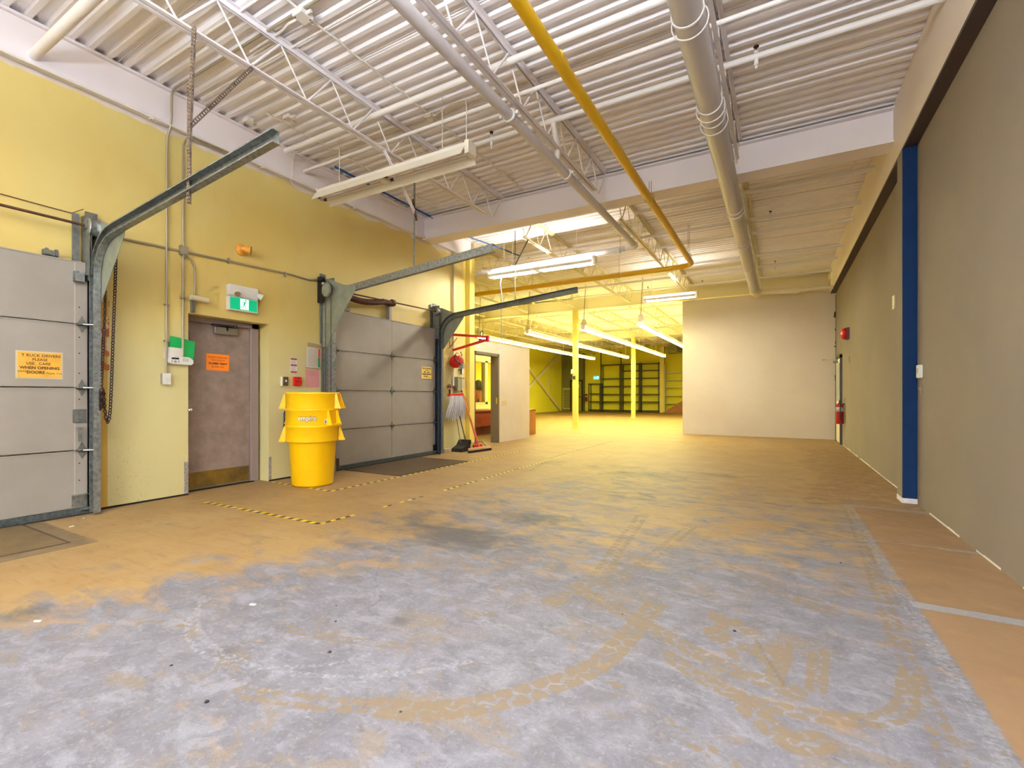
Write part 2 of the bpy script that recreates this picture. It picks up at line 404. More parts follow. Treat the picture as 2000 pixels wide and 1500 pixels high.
def make_floor():
    xs = np.concatenate([np.linspace(-15.2, -6.5, 12)[:-1], np.linspace(-6.5, -4.0, 70)[:-1], np.linspace(-4.0, 1.34, 520)])
    ys = np.concatenate([np.linspace(-7.2, .7, 18)[:-1], np.linspace(.7, 4.2, 340)[:-1], np.linspace(4.2, 9, 120)[:-1], np.linspace(9, 16, 60)[:-1], np.linspace(16, 34.6, 24)])
    X, Y = np.meshgrid(xs, ys); nx, ny = len(xs), len(ys)
    # how far the paint has worn away to grey concrete
    edge = np.interp(Y, [-7, .8, 1.6, 2.1, 2.6, 3.3, 4.2, 6, 8], [-4.6, -3.9, -3.5, -3.3, -3.2, -3.4, -3.5, -3.3, -2.5])
    wear = sstep(X-edge, -1.0, 1.3)*np.interp(Y, [-7, 2.0, 3.0, 4.2, 5.5, 7.2, 9], [.86, .84, .68, .55, .46, .2, 0.0])
    wear = np.where((Y > 8.8), 0.0, wear)
    wear *= 1-.45*np.exp(-(((X+.9)/1.0)**2+((Y-4.6)/1.1)**2))
    wear += .25*np.exp(-(((X+.2)/.9)**2+((Y-3.0)/1.0)**2)) + .15*np.exp(-(((X+2.3)/1.1)**2+((Y-1.6)/.7)**2))
    dark = np.zeros(X.shape)
    for cx, cy, rx, ry, k in ((-2.5,3.3,.7,.40,.95),(-3.1,3.6,.5,.5,.7),(-2.1,4.1,.8,.3,.75),(-2.9,4.6,.5,.25,.6),(-3.5,7.6,.3,.5,.6),(-1.7,7.2,.9,.5,.75),(-.9,7.7,.6,.25,.7),(-2.4,7.6,.8,.6,.5),
                              (-2.25,1.28,.10,.07,.8),(-1.75,1.9,.09,.08,.8),(-1.78,1.2,.13,.05,.4),(-2.5,2.15,.2,.14,.45),(-3.6,.92,.18,.13,.9),(-2.0,1.25,.35,.06,.3),(-4.6,2.3,.35,.12,.35),(-5.2,2.2,.25,.1,.3),
                              (-3.9,2.4,.3,.12,.4),(-4.2,1.5,.3,.1,.3),(-3.4,2.7,.35,.1,.5),(.36,3.62,.09,.07,.55),(.13,2.78,.1,.08,.45),(-.6,5.6,.5,.12,.4),(-4.3,5.2,.6,.4,.3),(-4.4,6.6,.5,.3,.35),(-1.6,5.6,.5,.4,.5),(-2.9,2.7,.5,.15,.45),(-1.35,1.75,.18,.12,.4)):
        dark = np.maximum(dark, k*np.exp(-(((X-cx)/rx)**2+((Y-cy)/ry)**2)))
    tread = np.zeros(X.shape); light = np.zeros(X.shape); lines = np.zeros(X.shape)
    def track(pts, wd, k=1.0, lug=True):
        px, py = zip(*pts); ia, ib = np.searchsorted(xs, (min(px)-.4, max(px)+.4)); ja, jb = np.searchsorted(ys, (min(py)-.4, max(py)+.4))
        W = (slice(ja, jb), slice(ia, ib)); d, s, sd = seg_dist(X[W], Y[W], curve(pts)); f = k*(1-sstep(d, wd*.42, wd*.52))
        if lug:                                   # zigzag gaps of a tyre tread
            z = np.abs(((s/.075) % 1)-.5)*2; g = np.abs(sd - (z-.5)*wd*.22)
            z2 = ((s/.085 + .5*(sd > 0)) % 1)*.085
            f = f*(1-.85*np.exp(-(g/.009)**2))*(1-.85*np.exp(-((z2-.04-.12*np.abs(sd))/.007)**2)*(np.abs(sd) > wd*.12))
        tread[W] = np.maximum(tread[W], f)
    for pts, wd, k in (([(-1.35,1.33),(-1.14,1.42),(-.92,1.64),(-.72,1.98),(-.66,2.3),(-.62,2.75)], .13, .78), ([(-1.9,1.12),(-1.5,1.26),(-1.14,1.42)], .10, .6),
                       ([(-1.09,2.75),(-.65,2.52),(-.25,2.3),(.05,2.22)], .11, .8), ([(.16,2.62),(.13,2.3)], .09, .9), ([(.02,2.62),(-.02,2.28)], .08, .9), ([(-.12,2.05),(.03,1.9),(.12,1.95)], .12, .85),
                       ([(-.26,2.7),(-.1,2.5)], .34, .55), ([(-.45,2.25),(-.2,2.1),(.12,2.1),(.38,2.25),(.48,2.6)], .09, .75), ([(.62,6.0),(.58,4.6),(.53,3.6),(.5,2.6),(.5,1.7)], .10, .55),
                       ([(-1.2,4.8),(-1.1,3.6),(-1.05,3.0),(-1.15,2.5)], .14, .6), ([(-.7,4.6),(-.85,3.4),(-.95,2.9)], .12, .6), ([(-.3,3.6),(0,3.3),(.25,3.15)], .11, .6), ([(-.9,1.15),(-.45,1.3),(-.15,1.35)], .16, .6),
                       ([(-2.2,1.55),(-1.9,1.6),(-1.55,1.72)], .07, .6), ([(-2.9,1.2),(-2.6,1.4)], .10, .5), ([(-.6,1.9),(-.3,1.75),(.1,1.6)], .08, .5), ([(-1.6,2.3),(-1.2,2.1)], .07, .45)):
        track(pts, wd, k)
    for cx, cy, r, a0, a1, wd, k in ((-2.2,2.45,1.2,-2.3,-.6,.03,.42),(-2.3,1.95,.75,-2.6,-.5,.025,.40),(-2.0,1.7,.55,-2.2,-.2,.02,.38)):
        A = np.arctan2(Y-cy, X-cx); d = np.abs(np.hypot(X-cx, Y-cy)-r)
        light = np.maximum(light, k*(1-sstep(d, wd*.6, wd))*((A > a0) & (A < a1)))
    for y0, wd, k in ((4.88,.035,.5),(3.5,.06,.62),(2.67,.025,.4),(6.30,.10,.45)):
        light = np.maximum(light, k*(1-sstep(np.abs(Y-y0+.02*(X-.7)), wd*.7, wd))*(X > .66))
    light = np.maximum(light, .42*(1-sstep(np.abs(X-.645), .03, .06))*(Y < 6.4)*(Y > 1.5))
    for pts, wd, k in (([(-2.03,1.85),(-2.05,2.05),(-2.3,2.25),(-2.48,2.48),(-2.6,2.7),(-2.78,2.86),(-2.97,3.25)], .001, .75), ([(-2.03,1.85),(-1.8,1.6),(-1.5,1.42),(-1.3,1.2)], .001, .5), ([(-3.82,8.2),(-3.8,12.0)], .03, .6), ([(-3.45,6.7),(-3.8,8.3)], .03, .35),
                       ([(.22,3.1),(.30,2.3),(.32,1.5)], .001, .3), ([(-1.0,3.3),(-.95,2.5)], .001, .3), ([(-.5,2.9),(-.36,3.05)], .004, .4), ([(-.1,2.6),(.02,2.25)], .003, .5),
                       ([(.3,6.2),(.9,6.5),(1.25,6.55)], .02, .5), ([(-1.5,5.8),(-.6,5.9)], .02, .35), ([(-.9,6.3),(.1,5.9)], .02, .35), ([(0.2,5.0),(.6,4.75)], .02, .35)):
        px, py = zip(*pts); ia, ib = np.searchsorted(xs, (min(px)-.3, max(px)+.3)); ja, jb = np.searchsorted(ys, (min(py)-.3, max(py)+.3)); W = (slice(ja, jb), slice(ia, ib))
        d, s, sd = seg_dist(X[W], Y[W], [(a+.006*math.sin(i*2.3), b+.006*math.sin(i*3.1+1)) for i, (a, b) in enumerate(curve(pts, 40))]); lines[W] = np.maximum(lines[W], k*(1-sstep(d, wd*.5, wd*1.4+.003)))
    strip = sstep(X, .62, .76)*(Y < 6.22)*(1-sstep(light, .3, .6))
    strip = np.maximum(strip, .5*sstep(X+.12*np.sin(Y*2.1)+.05*np.sin(Y*7), .1, .5)*(Y > 6.35)*(1-sstep(Y, 12, 15)))
    V = np.stack([X.ravel(), Y.ravel(), np.zeros(nx*ny)], 1)
    i = np.arange((nx-1)*(ny-1)); r, c = i//(nx-1), i % (nx-1); a = r*nx+c
    F = np.stack([a, a+1, a+nx+1, a+nx], 1)
    me = bpy.data.meshes.new('floor'); me.vertices.add(len(V)); me.vertices.foreach_set('co', V.ravel())
    me.loops.add(F.size); me.loops.foreach_set('vertex_index', F.ravel().astype(np.int32))
    me.polygons.add(len(F)); me.polygons.foreach_set('loop_start', np.arange(0, F.size, 4, dtype=np.int32)); me.polygons.foreach_set('loop_total', np.full(len(F), 4, dtype=np.int32))
    me.update(); me.validate()
    for nm, ch in (('marks', (wear, dark, tread)), ('marks_two', (light, lines, strip))):
        at = me.attributes.new(nm, 'FLOAT_COLOR', 'POINT')
        A = np.stack([np.clip(q, 0, 1).ravel() for q in ch]+[np.ones(nx*ny)], 1).astype(np.float32); at.data.foreach_set('color', A.ravel())
    o = link('floor', me, FLOORM); o['kind'] = 'structure'
    return o
FLOOR = make_floor()

def make_ceiling():
    pitch = .1524; prof = []                       # (y, z) of the ribbed deck seen from below
    y = -7.1
    while y < 34.6:
        prof += [(y, ZC), (y+.045, ZC), (y+.057, ZC+.042), (y+.141, ZC+.042)]; y += pitch
    m = MB(); n = len(prof)
    vs = [(-15.2, a, b) for a, b in prof]+[(XR+.2, a, b) for a, b in prof]
    m.add(vs, [(i, i+1, n+i+1, n+i) for i in range(n-1)])
    o = struct('ceiling', m, WHITE)
    s = MB().box(-15.4, XR+.4, -7.6, 34.8, ZC+.06, ZC+.16); part('light_blocking_slab', s, WHITE, o)  # unseen slab added over the deck to block light
    return o
CEIL = make_ceiling()
# sheet laps: thin raised seams on the deck
for k, y in enumerate([2.29, 3.51, 4.73, 5.95, 8.39, 9.61, 10.83, 12.05, 13.27]):
    struct('deck_seam', MB().box(XL+.1, XR-.1, y-.004, y+.004, ZC-.006, ZC+.001), mat('seam_grey', (196,188,182), .7), CEIL)

wl = MB()
wl.box(-6.5, XL, -7.2, 3.03, 0, 4.85).box(-6.5, XL, 3.03, 4.06, 2.19, 4.85).box(-6.5, XL, 4.06, 8.72, 0, 4.85).box(-6.5, XL-.1, 8.72, 9.06, 0, 4.85)
wl.box(-6.55, -6.45, 3.0, 4.1, 0, 2.25)
WL = struct('wall_left', wl, YWALL)
struct('wall_right', MB().box(XR, XR+.15, -7.2, 34.6, 0, 4.85), GREY)
struct('wall_front', MB().box(-6.5, -1.3, -6.6, -6.4, 0, 4.85).box(-1.3, .9, -6.6, -6.4, 3.35, 4.85).box(.9, XR, -6.6, -6.4, 0, 4.85), PART)
struct('wall_back', MB().box(-2.63, XR, 15.4, 15.55, 0, 4.12), PART)
struct('wall_far', MB().box(-15, XR, 34, 34.2, 0, 4.85), YFAR)
struct('wall_west', MB().box(-14.8, -14.6, 9.0, 34.1, 0, 4.85), YFAR)
struct('wall_return', MB().box(-14.7, -6.5, 8.9, 9.06, 0, 4.85), YFAR)
wo = MB().box(-6.32, XL, 9.07, 9.13, 0, 2.52).box(-6.32, XL, 9.13, 10.26, 2.24, 2.52).box(-6.32, XL, 10.26, 11.95, 0, 2.52)
struct('wall_office', wo, mat('white_office_partition_paint', (216,204,184), .65, c2=(208,194,170), scale=.8))
# painted trims
struct('trim_1', MB().box(1.20, XR, -6.4, 15.4, 3.955, 3.985), SOFF)
struct('trim_2', MB().box(1.20, XR, -6.4, 15.4, 3.985, ZC), mat('cream_white_bulkhead_paint', (230,220,206), .6, c2=(224,212,194), scale=.5))
struct('trim_3', MB().box(-6.2, -6.12, -6.4, 8.9, 4.32, 4.70).box(-6.2, -6.08, -6.4, 8.9, 4.69, ZC-.002).box(-6.2, -6.09, -6.4, 8.9, 4.315, 4.33), BEAMW)
struct('trim_4', MB().box(-6.24, -6.12, 8.86, 9.05, 0, 4.5).box(-6.3, -6.24, 8.72, 9.05, 0, 4.5), YCOL)
q = MB(); random.seed(9); yy = -2.5
while yy < 13.8:
    L_ = .1+.5*random.random()
    if not 6.6 < yy+L_ < 7.1 and random.random() < .75: q.box(XR-.004, XR, yy, yy+L_, 0, .006+.012*random.random())
    yy += L_
struct('trim_5', q, PAPER)
struct('trim_6', MB().box(XL, XL+.006, 2.16, 3.03, 0, .02).box(XL, XL+.006, 4.06, 4.9, 0, .02), DARK)
# worn steel corner guards on the recess of the side door
CG = mat('chipped_corner_guard', (168,160,150), .5, c2=(120,112,112), scale=40, detail=8)
struct('trim_7', MB().box(XL, XL+.004, 2.985, 3.03, .0, .40).box(XL, XL+.004, 4.06, 4.10, 0, .34), CG)

# ------------------------------------------------------------------ beams, posts, joists
def beam(label, x0, x1, y0, y1, z0, z1, m=BEAMW):
    t = thing('roof_beam', label, 'beam', ((x0+x1)/2, (y0+y1)/2, z0))
    yc = (y0+y1)/2
    part('web', MB().box(x0, x1, yc-.10, yc+.10, z0+.02, z1-.02), m, t)
    part('bottom_flange', MB().box(x0, x1, y0+.03, y1, z0, z0+.02), m, t)
    part('top_flange', MB().box(x0, x1, y0+.0, y1, z1-.02, z1), m, t)
    return t
beam('deep white roof beam crossing the near ceiling in front of the lit lamp', -6.12, 1.20, 7.2, 7.56, 4.26, 4.68)
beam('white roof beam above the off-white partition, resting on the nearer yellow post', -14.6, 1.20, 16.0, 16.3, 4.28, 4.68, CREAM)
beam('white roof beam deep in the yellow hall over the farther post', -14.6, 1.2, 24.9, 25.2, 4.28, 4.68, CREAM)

def post(x, y, wd, h, label):
    t = thing('steel_post', label, 'column', (x, y, 0))
    part('shaft', MB().box(x-wd/2, x+wd/2, y-wd/2, y+wd/2, .012, h), YCOL, t, .006)
    part('base_plate', MB().box(x-wd*.8, x+wd*.8, y-wd*.8, y+wd*.8, 0, .012), YCOL, t)
    return t
post(-6.48, 16.13, .17, 4.28, 'pale yellow square post with a switch box, the nearer of the two')
post(-6.76, 25.0, .19, 4.28, 'pale yellow square post standing in front of the dark shelves')
t = thing('switch_box', 'small white box and dark switch fixed to the nearer yellow post', 'switch box', (-6.52, 16.03, 1.9))
part('cover', MB().box(-6.60, -6.50, 15.99, 16.045, 1.98, 2.14), PLW, t, .005); part('switch', MB().box(-6.53, -6.45, 15.98, 16.045, 1.78, 1.90), SHELF, t)

t = thing('steel_column', 'blue painted column with chipped white foot against the grey wall', 'column', (1.25, 6.85, 0))
part('front_face', MB().box(1.19, XR, 6.73, 6.74, .055, 3.955), BLUE, t)
part('side_face', MB().box(1.19, XR, 6.74, 7.0, .055, 3.955), GREY, t, label='grey painted side')
part('foot', MB().box(1.186, XR, 6.728, 7.0, 0, .055), mat('chipped_white_paint', (232,230,232), .6, c2=(214,210,214), scale=30), t, label='bare white foot')

def joist(x, y0, y1, label, m, near=True, first=2.28, grp=None):
    t = thing('roof_joist', label, 'joist', (x, (y0+y1)/2, 4.25), grp)
    a = MB()
    for s in (-1, 1): a.box(x+s*.012, x+s*.052, y0, y1, 4.705, 4.715).box(x+s*.012, x+s*.018, y0, y1, 4.665, 4.71)
    part('top_chord', a, m, t)
    b = MB(); e = .5
    for s in (-1, 1): b.box(x+s*.010, x+s*.048, y0+e, y1-e, 4.245, 4.251).box(x+s*.010, x+s*.015, y0+e, y1-e, 4.25, 4.285)
    part('bottom_chord', b, m, t)
    p = .61; n = int((y1-y0)/p); segs = []
    st = y0+.05 + ((first-y0) % p)
    k = -1; yy = st-p
    while yy < y1:
        for (ya, za, yb, zb) in ((yy, 4.675, yy+p/2, 4.27), (yy+p/2, 4.27, yy+p, 4.675)):
            if ya >= y0 and yb <= y1: segs.append((ya, za, yb, zb))
        yy += p
    if near:
        cache = {}
        for (ya, za, yb, zb) in segs:
            key = za > zb
            if key not in cache:
                L = p/2; me = MB().cyl((0, 0, za-4.25), (0, L, zb-4.25), .009 if key else .012, 8).mesh('web_rod'); cache[key] = me
            o = link('web_rod', cache[key], m, t); o.location = (0, ya-t.location.y, 0)
    else:
        mb = MB()
        for (ya, za, yb, zb) in segs: mb.cyl((x, ya, za), (x, yb, zb), .010, 5)
        part('web_rods', mb, m, t)
    return t
for x, nm in ((-4.3, 'leftmost'), (-2.4, 'middle'), (-.5, 'rightmost')):
    joist(x, -2.6, 7.24, f'white open-web joist of the near ceiling bay, {nm} of its three', BEAMW)
for x, nm in ((-4.3, 'leftmost'), (-2.4, 'middle'), (-.5, 'rightmost')):
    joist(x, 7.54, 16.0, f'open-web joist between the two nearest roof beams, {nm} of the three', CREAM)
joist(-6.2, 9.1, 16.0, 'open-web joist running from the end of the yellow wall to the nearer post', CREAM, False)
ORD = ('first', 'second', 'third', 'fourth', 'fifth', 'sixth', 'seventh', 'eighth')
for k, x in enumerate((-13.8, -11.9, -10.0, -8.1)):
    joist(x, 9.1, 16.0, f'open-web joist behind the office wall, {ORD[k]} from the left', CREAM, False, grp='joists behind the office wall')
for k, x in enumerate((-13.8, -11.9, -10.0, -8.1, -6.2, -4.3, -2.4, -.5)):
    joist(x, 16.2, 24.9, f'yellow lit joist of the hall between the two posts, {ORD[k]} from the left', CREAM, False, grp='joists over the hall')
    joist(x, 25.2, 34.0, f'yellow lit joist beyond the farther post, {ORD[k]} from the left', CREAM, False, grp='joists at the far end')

# ------------------------------------------------------------------ pipes and conduits
t = thing('gas_pipe', 'long yellow gas pipe that turns left at its far elbow', 'pipe', (-1.65, 4, 4.08))
part('run', MB().tube(elbow((-1.65,-2.5,4.08), (-1.65,10.95,4.04), (-14.5,10.95,3.96), .32, 8), .055, 18), GASY, t)
part('coupling', MB().cyl((-1.65,3.68,4.08), (-1.65,3.80,4.08), .059, 18), GASY, t); part('coupling', MB().cyl((-1.65,7.4,4.06), (-1.65,7.5,4.06), .059, 18), GASY, t)
for y, z1 in ((6.95, 4.3), (10.3, 4.72)):
    part('hanger', MB().torus((-1.65, y, 4.065), .066, .006, (0,1,0)).cyl((-1.65,y,4.13), (-1.65,y,z1), .005, 6).cyl((-1.62,y,4.13), (-1.62,y,z1), .005, 6), CONDG, t)
for x in (-3.3, -5.6): part('hanger', MB().torus((x, 10.95, 4.03), .066, .006, (1,0,0)).cyl((x,10.95,4.09), (x,10.95,4.72), .005, 6), CONDG, t)
t = thing('sprinkler_main', 'pale grey main pipe left of the yellow gas pipe, turning left at its end', 'pipe', (-2.44, 3, 4.10))
part('run', MB().tube(elbow((-2.44,-2.5,4.10), (-2.44,9.2,4.10), (-6.15,9.2,4.05), .10, 6), .055, 18), GRAYP, t)
part('elbow_fitting', MB().tube(elbow((-2.44,9.02,4.10), (-2.44,9.2,4.10), (-2.64,9.2,4.10), .10, 6), .064, 18), PIPEW, t)
for y in (4.25, 5.75): part('clamp', MB().lathe([(.058,-.02),(.068,-.02),(.068,.02),(.058,.02)], (-2.44,y,4.10), 'y', 20).box(-2.36,-2.33,y-.02,y+.02,4.09,4.12).box(-2.55,-2.52,y-.02,y+.02,4.09,4.12), PIPEW, t)
part('riser', MB().tube([(-2.44,5.45,4.14), (-2.40,5.40,4.28), (-2.38,5.22,4.46), (-2.36,5.18,4.5)], .036, 12), PIPEW, t)
for x in (-2.75, -5.2, -6.0): part('hanger', MB().cyl((x,9.2,4.1), (x,9.2,4.7), .006, 6).torus((x,9.2,4.08), .06, .006, (1,0,0)), CONDG, t)
t = thing('drain_pipe', 'widest white pipe with hanging bands right of the yellow gas pipe', 'pipe', (-.6, 6, 4.05))
part('run', MB().tube([(-.6,-2.5,4.08), (-.6,14.3,4.05)], .112, 28), GRAYP, t)
part('end_cap', MB().tube([(-.6,14.2,4.05), (-.6,14.55,4.05), (-.55,14.8,4.04)], [.12,.13,.12], 24), CREAM, t)
part('branch', MB().tube([(-.5,14.72,4.05), (.35,14.72,4.0)], .075, 18).tube([(.35,14.72,4.0), (1.2,14.72,4.0)], .05, 14).tube([(.30,14.72,4.0),(.46,14.72,4.0)], .088, 18), CREAM, t)
for y in (1.9, 3.72, 4.98, 5.25, 7.95, 9.7, 11.6, 13.9):
    part('hanging_band', MB().lathe([(.113,-.012),(.122,-.012),(.122,.012),(.113,.012)], (-.6,y,4.065), 'y', 28).torus((-.6, y+.10, 4.06), .135, .006, (0,1,0), 28, 6).cyl((-.5,y+.1,4.15), (-.5,y+.1,4.25), .005, 6), PIPEW, t)
def xpipe(name, label, y, z, x0, x1, r, m, heads=(), extra=None):
    t = thing(name, label, 'pipe', ((x0+x1)/2, y, z))
    mb = MB().tube([(x0,y,z),(x1,y,z)], r, 14)
    part('run', mb, m, t)
    for hx in heads:
        h = MB().cyl((hx,y,z-r-.05), (hx,y,z+r+.02), .02, 10).cyl((hx,y,z-r-.09), (hx,y,z-r-.05), .012, 8)
        part('sprinkler_body', h, PIPEW, t)
        g = MB().torus((hx,y,z+r+.045), .022, .005, (1,0,0), 12, 6).cyl((hx,y,z+r+.06), (hx,y,z+r+.07), .024, 12)
        part('sprinkler_head', g, RUSTD, t, label='rusty brown sprinkler head')
    return t
xpipe('sprinkler_branch', 'white branch pipe across the near bay with two brown sprinkler heads', 5.18, 4.50, -6.1, 1.2, .032, PIPEW, (-3.24, -.2))
xpipe('sprinkler_branch', 'thicker white pipe crossing the near bay just in front of the unlit lamp', 4.15, 4.58, -5.95, 1.2, .036, PIPEW)
xpipe('sprinkler_branch', 'slim white pipe crossing the near bay right above the unlit lamp', 4.55, 4.50, -6.1, 1.2, .022, PIPEW)
xpipe('brace_pipe', 'thick white pipe crossing the top left corner of the ceiling', 1.65, 4.40, -6.15, 1.2, .044, WHITE)
for y, hd, lb in ((8.55, (), 'white branch pipe just beyond the crossing beam'), (9.95, (-.15,), 'white branch pipe with one head above the yellow gas pipe bend'), (10.8, (), 'white branch pipe directly over the sideways run of yellow gas pipe'),
                  (12.6, (), 'white branch pipe third in front of the off-white partition'), (13.7, (-.1,), 'white branch pipe with one head, second in front of the off-white partition'), (15.0, (-2.0,-3.6), 'white branch pipe running right above the off-white partition')):
    xpipe('sprinkler_branch', lb, y, 4.50, -6.1 if y > 9.2 else -2.3, 1.2, .032, PIPEW, hd)
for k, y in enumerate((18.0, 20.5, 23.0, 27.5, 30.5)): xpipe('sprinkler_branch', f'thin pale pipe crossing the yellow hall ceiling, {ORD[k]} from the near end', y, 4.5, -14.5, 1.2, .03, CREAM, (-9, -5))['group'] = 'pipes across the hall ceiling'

def conduit(label, pts, r=.011, m=CONDW, clips=()):
    t = thing('conduit', label, 'conduit', tuple(pts[0]))
    part('run', MB().tube(pts, r, 8), m, t)
    for c in clips: part('clip', MB().box(*c), m, t)
    return t
wav = [(-3.8 + .012*math.sin(i*2.1), -2.5+i*.155, 4.70+.004*(i % 2)) for i in range(63)]
conduit('thin conduit running lengthwise along the deck between two white joists', wav, .012)
conduit('thin conduit running lengthwise along the deck beside the blue cable near the yellow wall', [(-5.55+.012*math.sin(i*1.7), 3.6+i*.155, 4.70) for i in range(23)], .010)
for y, lb in ((2.53, 'white conduit on the deck nearest the top left corner'), (3.05, 'white conduit on the deck between the perforated hanger and first junction box')):
    conduit(lb, [(-5.95, y, 4.705), (-4.2, y, 4.705), (-2.5, y, 4.705)], .012)
conduit('conduit dropping from the deck down the left wall to the white switch', elbow((-2.6,2.79,4.70), (-6.07,2.79,4.70), (-6.07,2.79,4.3), .10)[:-1]+[(-6.07,2.79,4.40), (-6.09,2.79,4.28), (-6.17,2.79,4.18), (-6.175,2.79,4.05), (-6.175,2.785,1.46)], .013, CONDG,
        [(-6.2,-6.16,2.765,2.815,2.24,2.255), (-6.2,-6.16,2.765,2.815,1.82,1.84)])
conduit('bent conduit leaving the beam and falling to the grey junction box and keypad', [(-6.13,3.6,4.29), (-6.15,3.1,4.29), (-6.16,2.99,4.26), (-6.17,2.96,4.18), (-6.175,2.96,3.0), (-6.175,2.96,1.66)], .013, CONDG, [(-6.2,-6.16,2.935,2.985,2.35,2.365)])
conduit('short bent conduit from the junction box to the beige sensor over the side door', [(-6.175,2.99,2.87), (-6.175,3.05,2.83), (-6.175,3.09,2.74), (-6.175,3.09,2.42)], .012, CONDG)
conduit('grey conduit running level from the first loading door to the chain hoist', [(-6.18,2.25,2.89), (-6.18,3.0,2.915), (-6.18,4.4,2.955), (-6.18,4.7,2.94), (-6.17,4.85,2.98)], .013, CONDG, [(-6.2,-6.165,y-.01,y+.01,2.9,2.97) for y in (3.5, 4.3)])
conduit('pair of conduits along the bottom of the left wall beam', [(-6.085,-2.5,4.30), (-6.085,8.7,4.30)], .012, CONDW, [(-6.12,-6.07,y-.015,y+.015,4.27,4.32) for y in (1.2, 2.6, 3.9, 5.5, 7.0)])
conduit('grey electrical pipe standing on the wall behind the red fire bell arm', [(-6.16,8.29,4.3), (-6.16,8.29,1.42), (-6.14,8.25,1.38), (-6.12,8.10,1.37)], .024, mat('grey_beige_conduit', (176,164,140), .5))
conduit('thin wire stapled along the wall above the first loading door', [(-6.19,-1.0,3.25), (-6.19,1.4,3.04), (-6.19,1.95,3.03), (-6.12,2.02,3.08)], .004, RUSTD)
conduit('white cable dropping beside the lamp end down the left beam', [(-5.9,4.34,4.66), (-6.0,4.34,4.67), (-6.06,4.34,4.6), (-6.07,4.33,4.32), (-6.1,4.33,4.28), (-6.17,4.45,4.22)], .008)
conduit('dangling flat cable hanging in front of the lit lamp to head height', [(-5.32,9.15,4.03), (-5.33,9.05,3.95), (-5.36,9.0,3.80), (-5.40,9.0,3.68), (-5.36,9.0,3.4), (-5.37,9.0,2.9), (-5.36,9.0,2.44)], .012, GALV)
conduit('white conduit hooking down on the deck at far right behind the crossing beam', [(-.4,9.1,4.70), (.75,9.1,4.70), (.95,9.02,4.70), (1.0,8.8,4.70), (1.0,7.7,4.70)], .012)
BCAB = mat('blue_cable_jacket', (32,84,150), .5)
conduit('blue cable along the deck near the left wall in the near bay', [(-5.86,4.9,4.66), (-5.88,6,4.66), (-5.9,7.3,4.67)], .018, BCAB)
conduit('blue cable continuing past the crossing beam toward the lit lamp', [(-5.9,7.5,4.66), (-5.85,8.6,4.64), (-5.6,9.5,4.6), (-5.5,10.3,4.6), (-5.3,10.2,4.55)], .016, BCAB)
conduit('blue cable beside the sprinkler branch pipe across the near bay', [(-3.5,5.27,4.55), (-2.4,5.27,4.56), (-1.9,5.27,4.55), (-.3,5.28,4.54), (1.0,5.28,4.54)], .014, BCAB)

def jbox(label, x, y, z, axis='z', s=.11, d=.05, m=CONDW):
    t = thing('junction_box', label, 'junction box', (x, y, z))
    if axis == 'z':
        part('box', MB().box(x-s/2, x+s/2, y-s/2, y+s/2, z-d, z), m, t, .004)
        for a, b in ((-.35,-.35), (.35,.35)): part('screw', MB().cyl((x+a*s, y+b*s, z-d-.004), (x+a*s, y+b*s, z-d), .006, 8), DARK, t)
        part('connector', MB().cyl((x+s/2, y, z-d/2), (x+s/2+.05, y, z-d/2), .016, 10), m, t); part('connector', MB().cyl((x, y+s/2, z-d/2), (x, y+s/2+.04, z-d/2), .016, 10), m, t)
    else:
        part('box', MB().box(x, x+d, y-s/2, y+s/2, z-s*.65, z+s*.65), m, t, .004)
        part('connector', MB().cyl((x+d/2, y, z+s*.65), (x+d/2, y, z+s*.65+.03), .017, 10), m, t); part('connector', MB().cyl((x+d/2, y, z-s*.65), (x+d/2, y, z-s*.65-.03), .017, 10), m, t)
    return t
jbox('white junction box on the deck near the top edge, with a conduit bending left', -3.8, 2.82, 4.70, s=.13)
jbox('white junction box on the deck above the right end of the unlit lamp', -3.8, 4.63, 4.70)
jbox('white junction box on the deck left of the galvanised track end', -5.85, 3.57, 4.70)
jbox('white junction box on the deck right of the galvanised track end', -5.35, 3.78, 4.70)
jbox('grey junction box where four conduits cross on the yellow wall', -6.195, 2.965, 2.92, 'x', .085, .05, CONDG)
conduit('curved white feeder from junction box to the unlit lamp right end', [(-3.72,4.63,4.67), (-3.45,4.60,4.72), (-3.2,4.55,4.66), (-3.12,4.45,4.5), (-3.1,4.42,4.1)], .007)
conduit('bent white conduit leaving the top junction box toward the left', [(-3.86,2.82,4.67), (-4.0,2.82,4.68), (-4.15,2.86,4.70), (-4.7,2.88,4.705)], .012)

